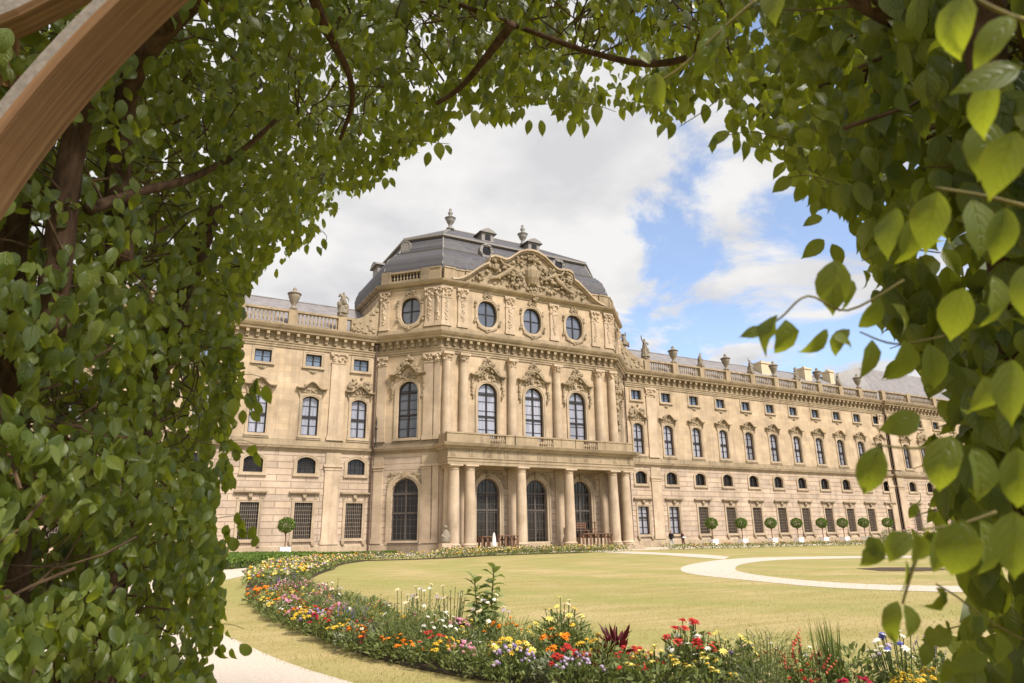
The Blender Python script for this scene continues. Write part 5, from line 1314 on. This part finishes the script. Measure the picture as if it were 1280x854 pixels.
shoot(3, [(1180, 560, .8), (1130, 560, .8), (1090, 555, .8)], [(1098, 558, 82, -16, .78, -25), (1094, 560, 75, 4, .8, 45), (1190, 545, 100, -28, .72, -45), (1150, 520, 60, -65, .9, 30)])
shoot(3, [(1245, 640, .72), (1200, 655, .72), (1150, 662, .72)], [(1140, 668, 60, -45, .72, -60), (1145, 668, 70, 20, .72, -10), (1172, 660, 82, 10, .70, 0), (1205, 650, 110, -12, .66, -30), (1225, 650, 105, 12, .68, 15), (1268, 640, 115, -8, .6, -40)])
shoot(3, [(1148, 690, .85), (1138, 720, .85), (1128, 755, .85)], [(1098, 672, 58, -18, .85, 10), (1085, 670, 44, 30, .85, -30), (1130, 756, 60, 14, .82, 15), (1122, 752, 66, -28, .82, -65), (1132, 700, 50, -4, .85, 60)], .003)
shoot(3, [(1280, 800, .95), (1235, 775, .95), (1195, 745, .95), (1170, 730, .95)], [(1180, 740, 48, -20, .95, 20), (1215, 765, 55, 15, .95, 10), (1225, 770, 50, -35, .95, -30), (1205, 800, 55, -10, 1.0, 10), (1190, 790, 45, -70, 1.0, 10), (1245, 790, 60, 10, .95, 20), (1235, 820, 60, -60, .95, 20), (1170, 735, 40, 35, .95, 40)])
for (x0, y0, D_, n_, sz) in ((1150, 650, 1.7, 8, 34), (1175, 540, 1.5, 7, 40), (1120, 440, 1.5, 6, 40), (1165, 800, 1.3, 8, 42), (1195, 700, 1.4, 6, 40), (1085, 330, 1.5, 6, 42), (1150, 590, 1.9, 5, 30)):
    lv = [(x0 + random.uniform(-14, 45), y0 + random.uniform(-26, 26), sz * random.uniform(.7, 1.15), random.uniform(-35, 45), D_, random.uniform(-50, 50)) for _ in range(n_)]
    shoot(3, [(x0 + 90, y0 - 14, D_), (x0 + 40, y0 - 18, D_), (x0 - 8, y0 - 4, D_)], lv, .002)
# big near leaves hanging along the right edge
shoot(3, [(1290, 30, .62), (1240, 10, .62), (1190, -20, .62)], [(1205, -5, 105, -18, .62, -50), (1265, 20, 95, -40, .60, -30), (1275, 85, 100, -75, .58, 40), (1240, 100, 90, -12, .62, -50), (1232, 150, 92, -8, .66, -25), (1270, 165, 120, -18, .60, -35)], .003)
shoot(3, [(1290, 260, .75), (1230, 245, .75), (1170, 235, .75)], [(1172, 240, 100, -10, .74, -40), (1215, 250, 95, 8, .74, 5), (1255, 260, 88, -5, .7, -20), (1140, 270, 88, 6, .8, 8), (1120, 260, 75, -20, .82, -60), (1285, 330, 100, -6, .62, -35), (1240, 345, 92, 10, .7, 15), (1205, 360, 88, -10, .75, -40), (1265, 450, 110, -10, .62, -50), (1230, 470, 95, 12, .7, 0), (1270, 560, 115, 0, .6, -30), (1215, 560, 92, 14, .72, 10)], .003)
shoot(2, [(945, 0, 1.1), (915, 25, 1.1), (850, 85, 1.1), (815, 105, 1.1)], [(905, 30, 72, -35, 1.1, -25), (885, 45, 62, -5, 1.1, 30), (818, 92, 54, 8, 1.1, -30), (808, 95, 42, -35, 1.1, -60), (966, -20, 62, -5, 1.05, -35), (812, 80, 34, -150, 1.1, 0)], .003)
shoot(2, [(905, 118, 2.0), (878, 140, 2.0), (850, 158, 2.0)], [(838, 152, 28, 8, 2.0, 10), (832, 156, 22, -45, 2.0, -30), (880, 130, 30, 12, 2.0, 0), (862, 128, 28, -50, 2.0, 20)])
shoot(3, [(985, 175, 1.9), (940, 165, 1.9), (905, 170, 1.9)], [(912, 165, 36, -60, 1.9, 10), (918, 172, 28, 15, 1.9, 0), (930, 176, 30, 5, 1.9, 20), (895, 172, 24, -20, 1.9, -40)])
shoot(3, [(1060, 235, 1.7), (1015, 220, 1.7), (985, 222, 1.7)], [(990, 222, 34, -55, 1.7, 10), (1000, 225, 40, 12, 1.7, 0), (1018, 225, 40, -5, 1.7, 20), (1022, 250, 26, -20, 1.7, -30), (1030, 300, 40, -50, 1.6, 10), (1040, 305, 38, 20, 1.6, 10), (1028, 272, 30, -75, 1.6, 10)])
shoot(1, [(480, 170, 2.9), (540, 178, 2.9), (562, 180, 2.9)], [(548, 178, 26, 8, 2.9, 0), (536, 190, 22, -12, 2.9, 20), (556, 182, 18, 50, 2.9, 10), (482, 222, 18, 0, 2.9, 20), (488, 222, 16, 25, 2.9, -10)])
shoot(2, [(640, 120, 2.7), (735, 130, 2.7), (770, 140, 2.7)], [(632, 136, 27, 3, 2.7, 0), (662, 150, 22, -8, 2.7, 10), (676, 150, 24, 10, 2.7, 10), (715, 148, 26, -4, 2.7, 0), (730, 150, 26, 8, 2.7, 15), (722, 128, 32, 0, 2.7, 5), (745, 128, 34, 4, 2.7, 0), (594, 138, 26, 0, 2.7, 10), (606, 138, 22, 6, 2.7, 20)])
shoot(1, [(390, 280, 3.2), (408, 295, 3.2), (402, 312, 3.2)], [(404, 298, 18, 10, 3.2, 0), (396, 308, 16, 30, 3.2, 30), (385, 305, 18, -15, 3.2, 0)])
# lighter shoots poking out of the left wall beside the palace
for (x0, y0, n_) in ((300, 500, 7), (295, 655, 8), (312, 478, 4), (283, 790, 6), (300, 560, 4)):
    lv = [(x0 + random.uniform(-12, 24), y0 + random.uniform(-20, 22), random.uniform(20, 32), random.uniform(-25, 50), 3.2, random.uniform(-40, 40)) for _ in range(n_)]
    shoot(1, [(x0 - 30, y0 - 6, 3.25), (x0, y0 - 10, 3.2), (x0 + 22, y0 - 4, 3.2)], lv)
# timber frame of the arbour
def wood_mat():
    m = mat('oak_timber', (.3, .17, .09), .75, .2); t = NT(m); p = t.pos()
    at = t.n('ShaderNodeAttribute', attribute_name='grain'); v = t.mapping(at.outputs['Vector'], (1.6, 95, 95))
    n1_ = t.noise(v, 1.0, 8, .72); n2_ = t.noise(at.outputs['Vector'], 4, 3)
    col = t.ramp(n1_, .3, (.075, .036, .016), .7, (.29, .165, .083)); col = t.mix(t.mr(n2_, .4, .65, 0, .5), col, (.2, .105, .055))
    t.l(col, t.b.inputs['Base Color']); t.bump(n1_, .35, .004)
    return m
M_OAK = wood_mat(); M_OAKTOP = noisy('weathered_timber_top', (.15, .125, .105), (.24, .205, .18), 60, .9, .4, .004)
pergola = empty('pergola', tuple(LOC(-1.27, 1.42, 0)), 'brown timber arch frame of the leafy arbour at top left', 'pergola')
def beam(path, up_, hw_, hh, name, parent):
    """squared timber: path of points, half width across, half height along up_"""
    b = np.array(parent.location); P = [np.array(p, float) for p in path]; n = len(P); vs = []; fs = []; gr = []; mi = []
    s = 0
    for i in range(n):
        t = P[min(i + 1, n - 1)] - P[max(i - 1, 0)]; t /= np.linalg.norm(t); u_ = np.array(up_[i] if isinstance(up_, list) else up_, float); u_ = u_ - t * (u_ @ t); u_ /= np.linalg.norm(u_); w_ = np.cross(t, u_)
        if i: s += np.linalg.norm(P[i] - P[i - 1])
        c = .012
        for (x, y) in ((-hw_ + c, -hh), (hw_ - c, -hh), (hw_, -hh + c), (hw_, hh - c), (hw_ - c, hh), (-hw_ + c, hh), (-hw_, hh - c), (-hw_, -hh + c)):
            vs.append(P[i] + w_ * x + u_ * y - b); gr.append((s, x * 1.0 + .3, y))
    for i in range(n - 1):
        for k in range(8):
            j = (k + 1) % 8; fs.append((i * 8 + k, i * 8 + j, (i + 1) * 8 + j, (i + 1) * 8 + k)); mi.append(1 if k == 2 else 0)
    fs += [tuple(range(8)), tuple(range((n - 1) * 8, n * 8))]; mi += [0, 0]
    me = bpy.data.meshes.new(name); me.from_pydata([tuple(v) for v in vs], [], fs); me.materials.append(M_OAK); me.materials.append(M_OAKTOP); me.polygons.foreach_set('material_index', mi)
    at = me.attributes.new('grain', 'FLOAT_VECTOR', 'POINT'); at.data.foreach_set('vector', np.array(gr, np.float32).reshape(-1))
    o = bpy.data.objects.new(name, me); COL.objects.link(o); o.parent = parent; return o
pts = []; ups = []; rad = 2.372; a_end = math.acos(.75 / rad)
for i in range(41):
    a = a_end * i / 40; pts.append(LOC(.95 - rad * math.cos(a), 1.42, 1.2 + rad * math.sin(a))); ups.append(-HR * math.cos(a) + np.array([0, 0, math.sin(a)]))
for i in range(41):
    a = a_end * (40 - i) / 40; pts.append(LOC(-.55 + rad * math.cos(a) + .002, 1.42, 1.2 + rad * math.sin(a))); ups.append(HR * math.cos(a) + np.array([0, 0, math.sin(a)]))
pts = [LOC(.95 - rad, 1.42, 0), LOC(.95 - rad, 1.42, .8)] + pts + [LOC(rad - .55, 1.42, .8), LOC(rad - .55, 1.42, 0)]; ups = [-HR, -HR] + ups + [HR, HR]
beam(pts, ups, .078, .027, 'arch_rib', pergola)
beam([PX(-70, 52, 1.75), PX(20, 14, 1.8), PX(150, -52, 1.9)], (0, 0, 1), .045, .05, 'purlin', pergola)
beam([PX(6, -40, 1.95), PX(6, 60, 1.95), PX(6, 112, 1.95)], -HR, .03, .03, 'post', pergola)
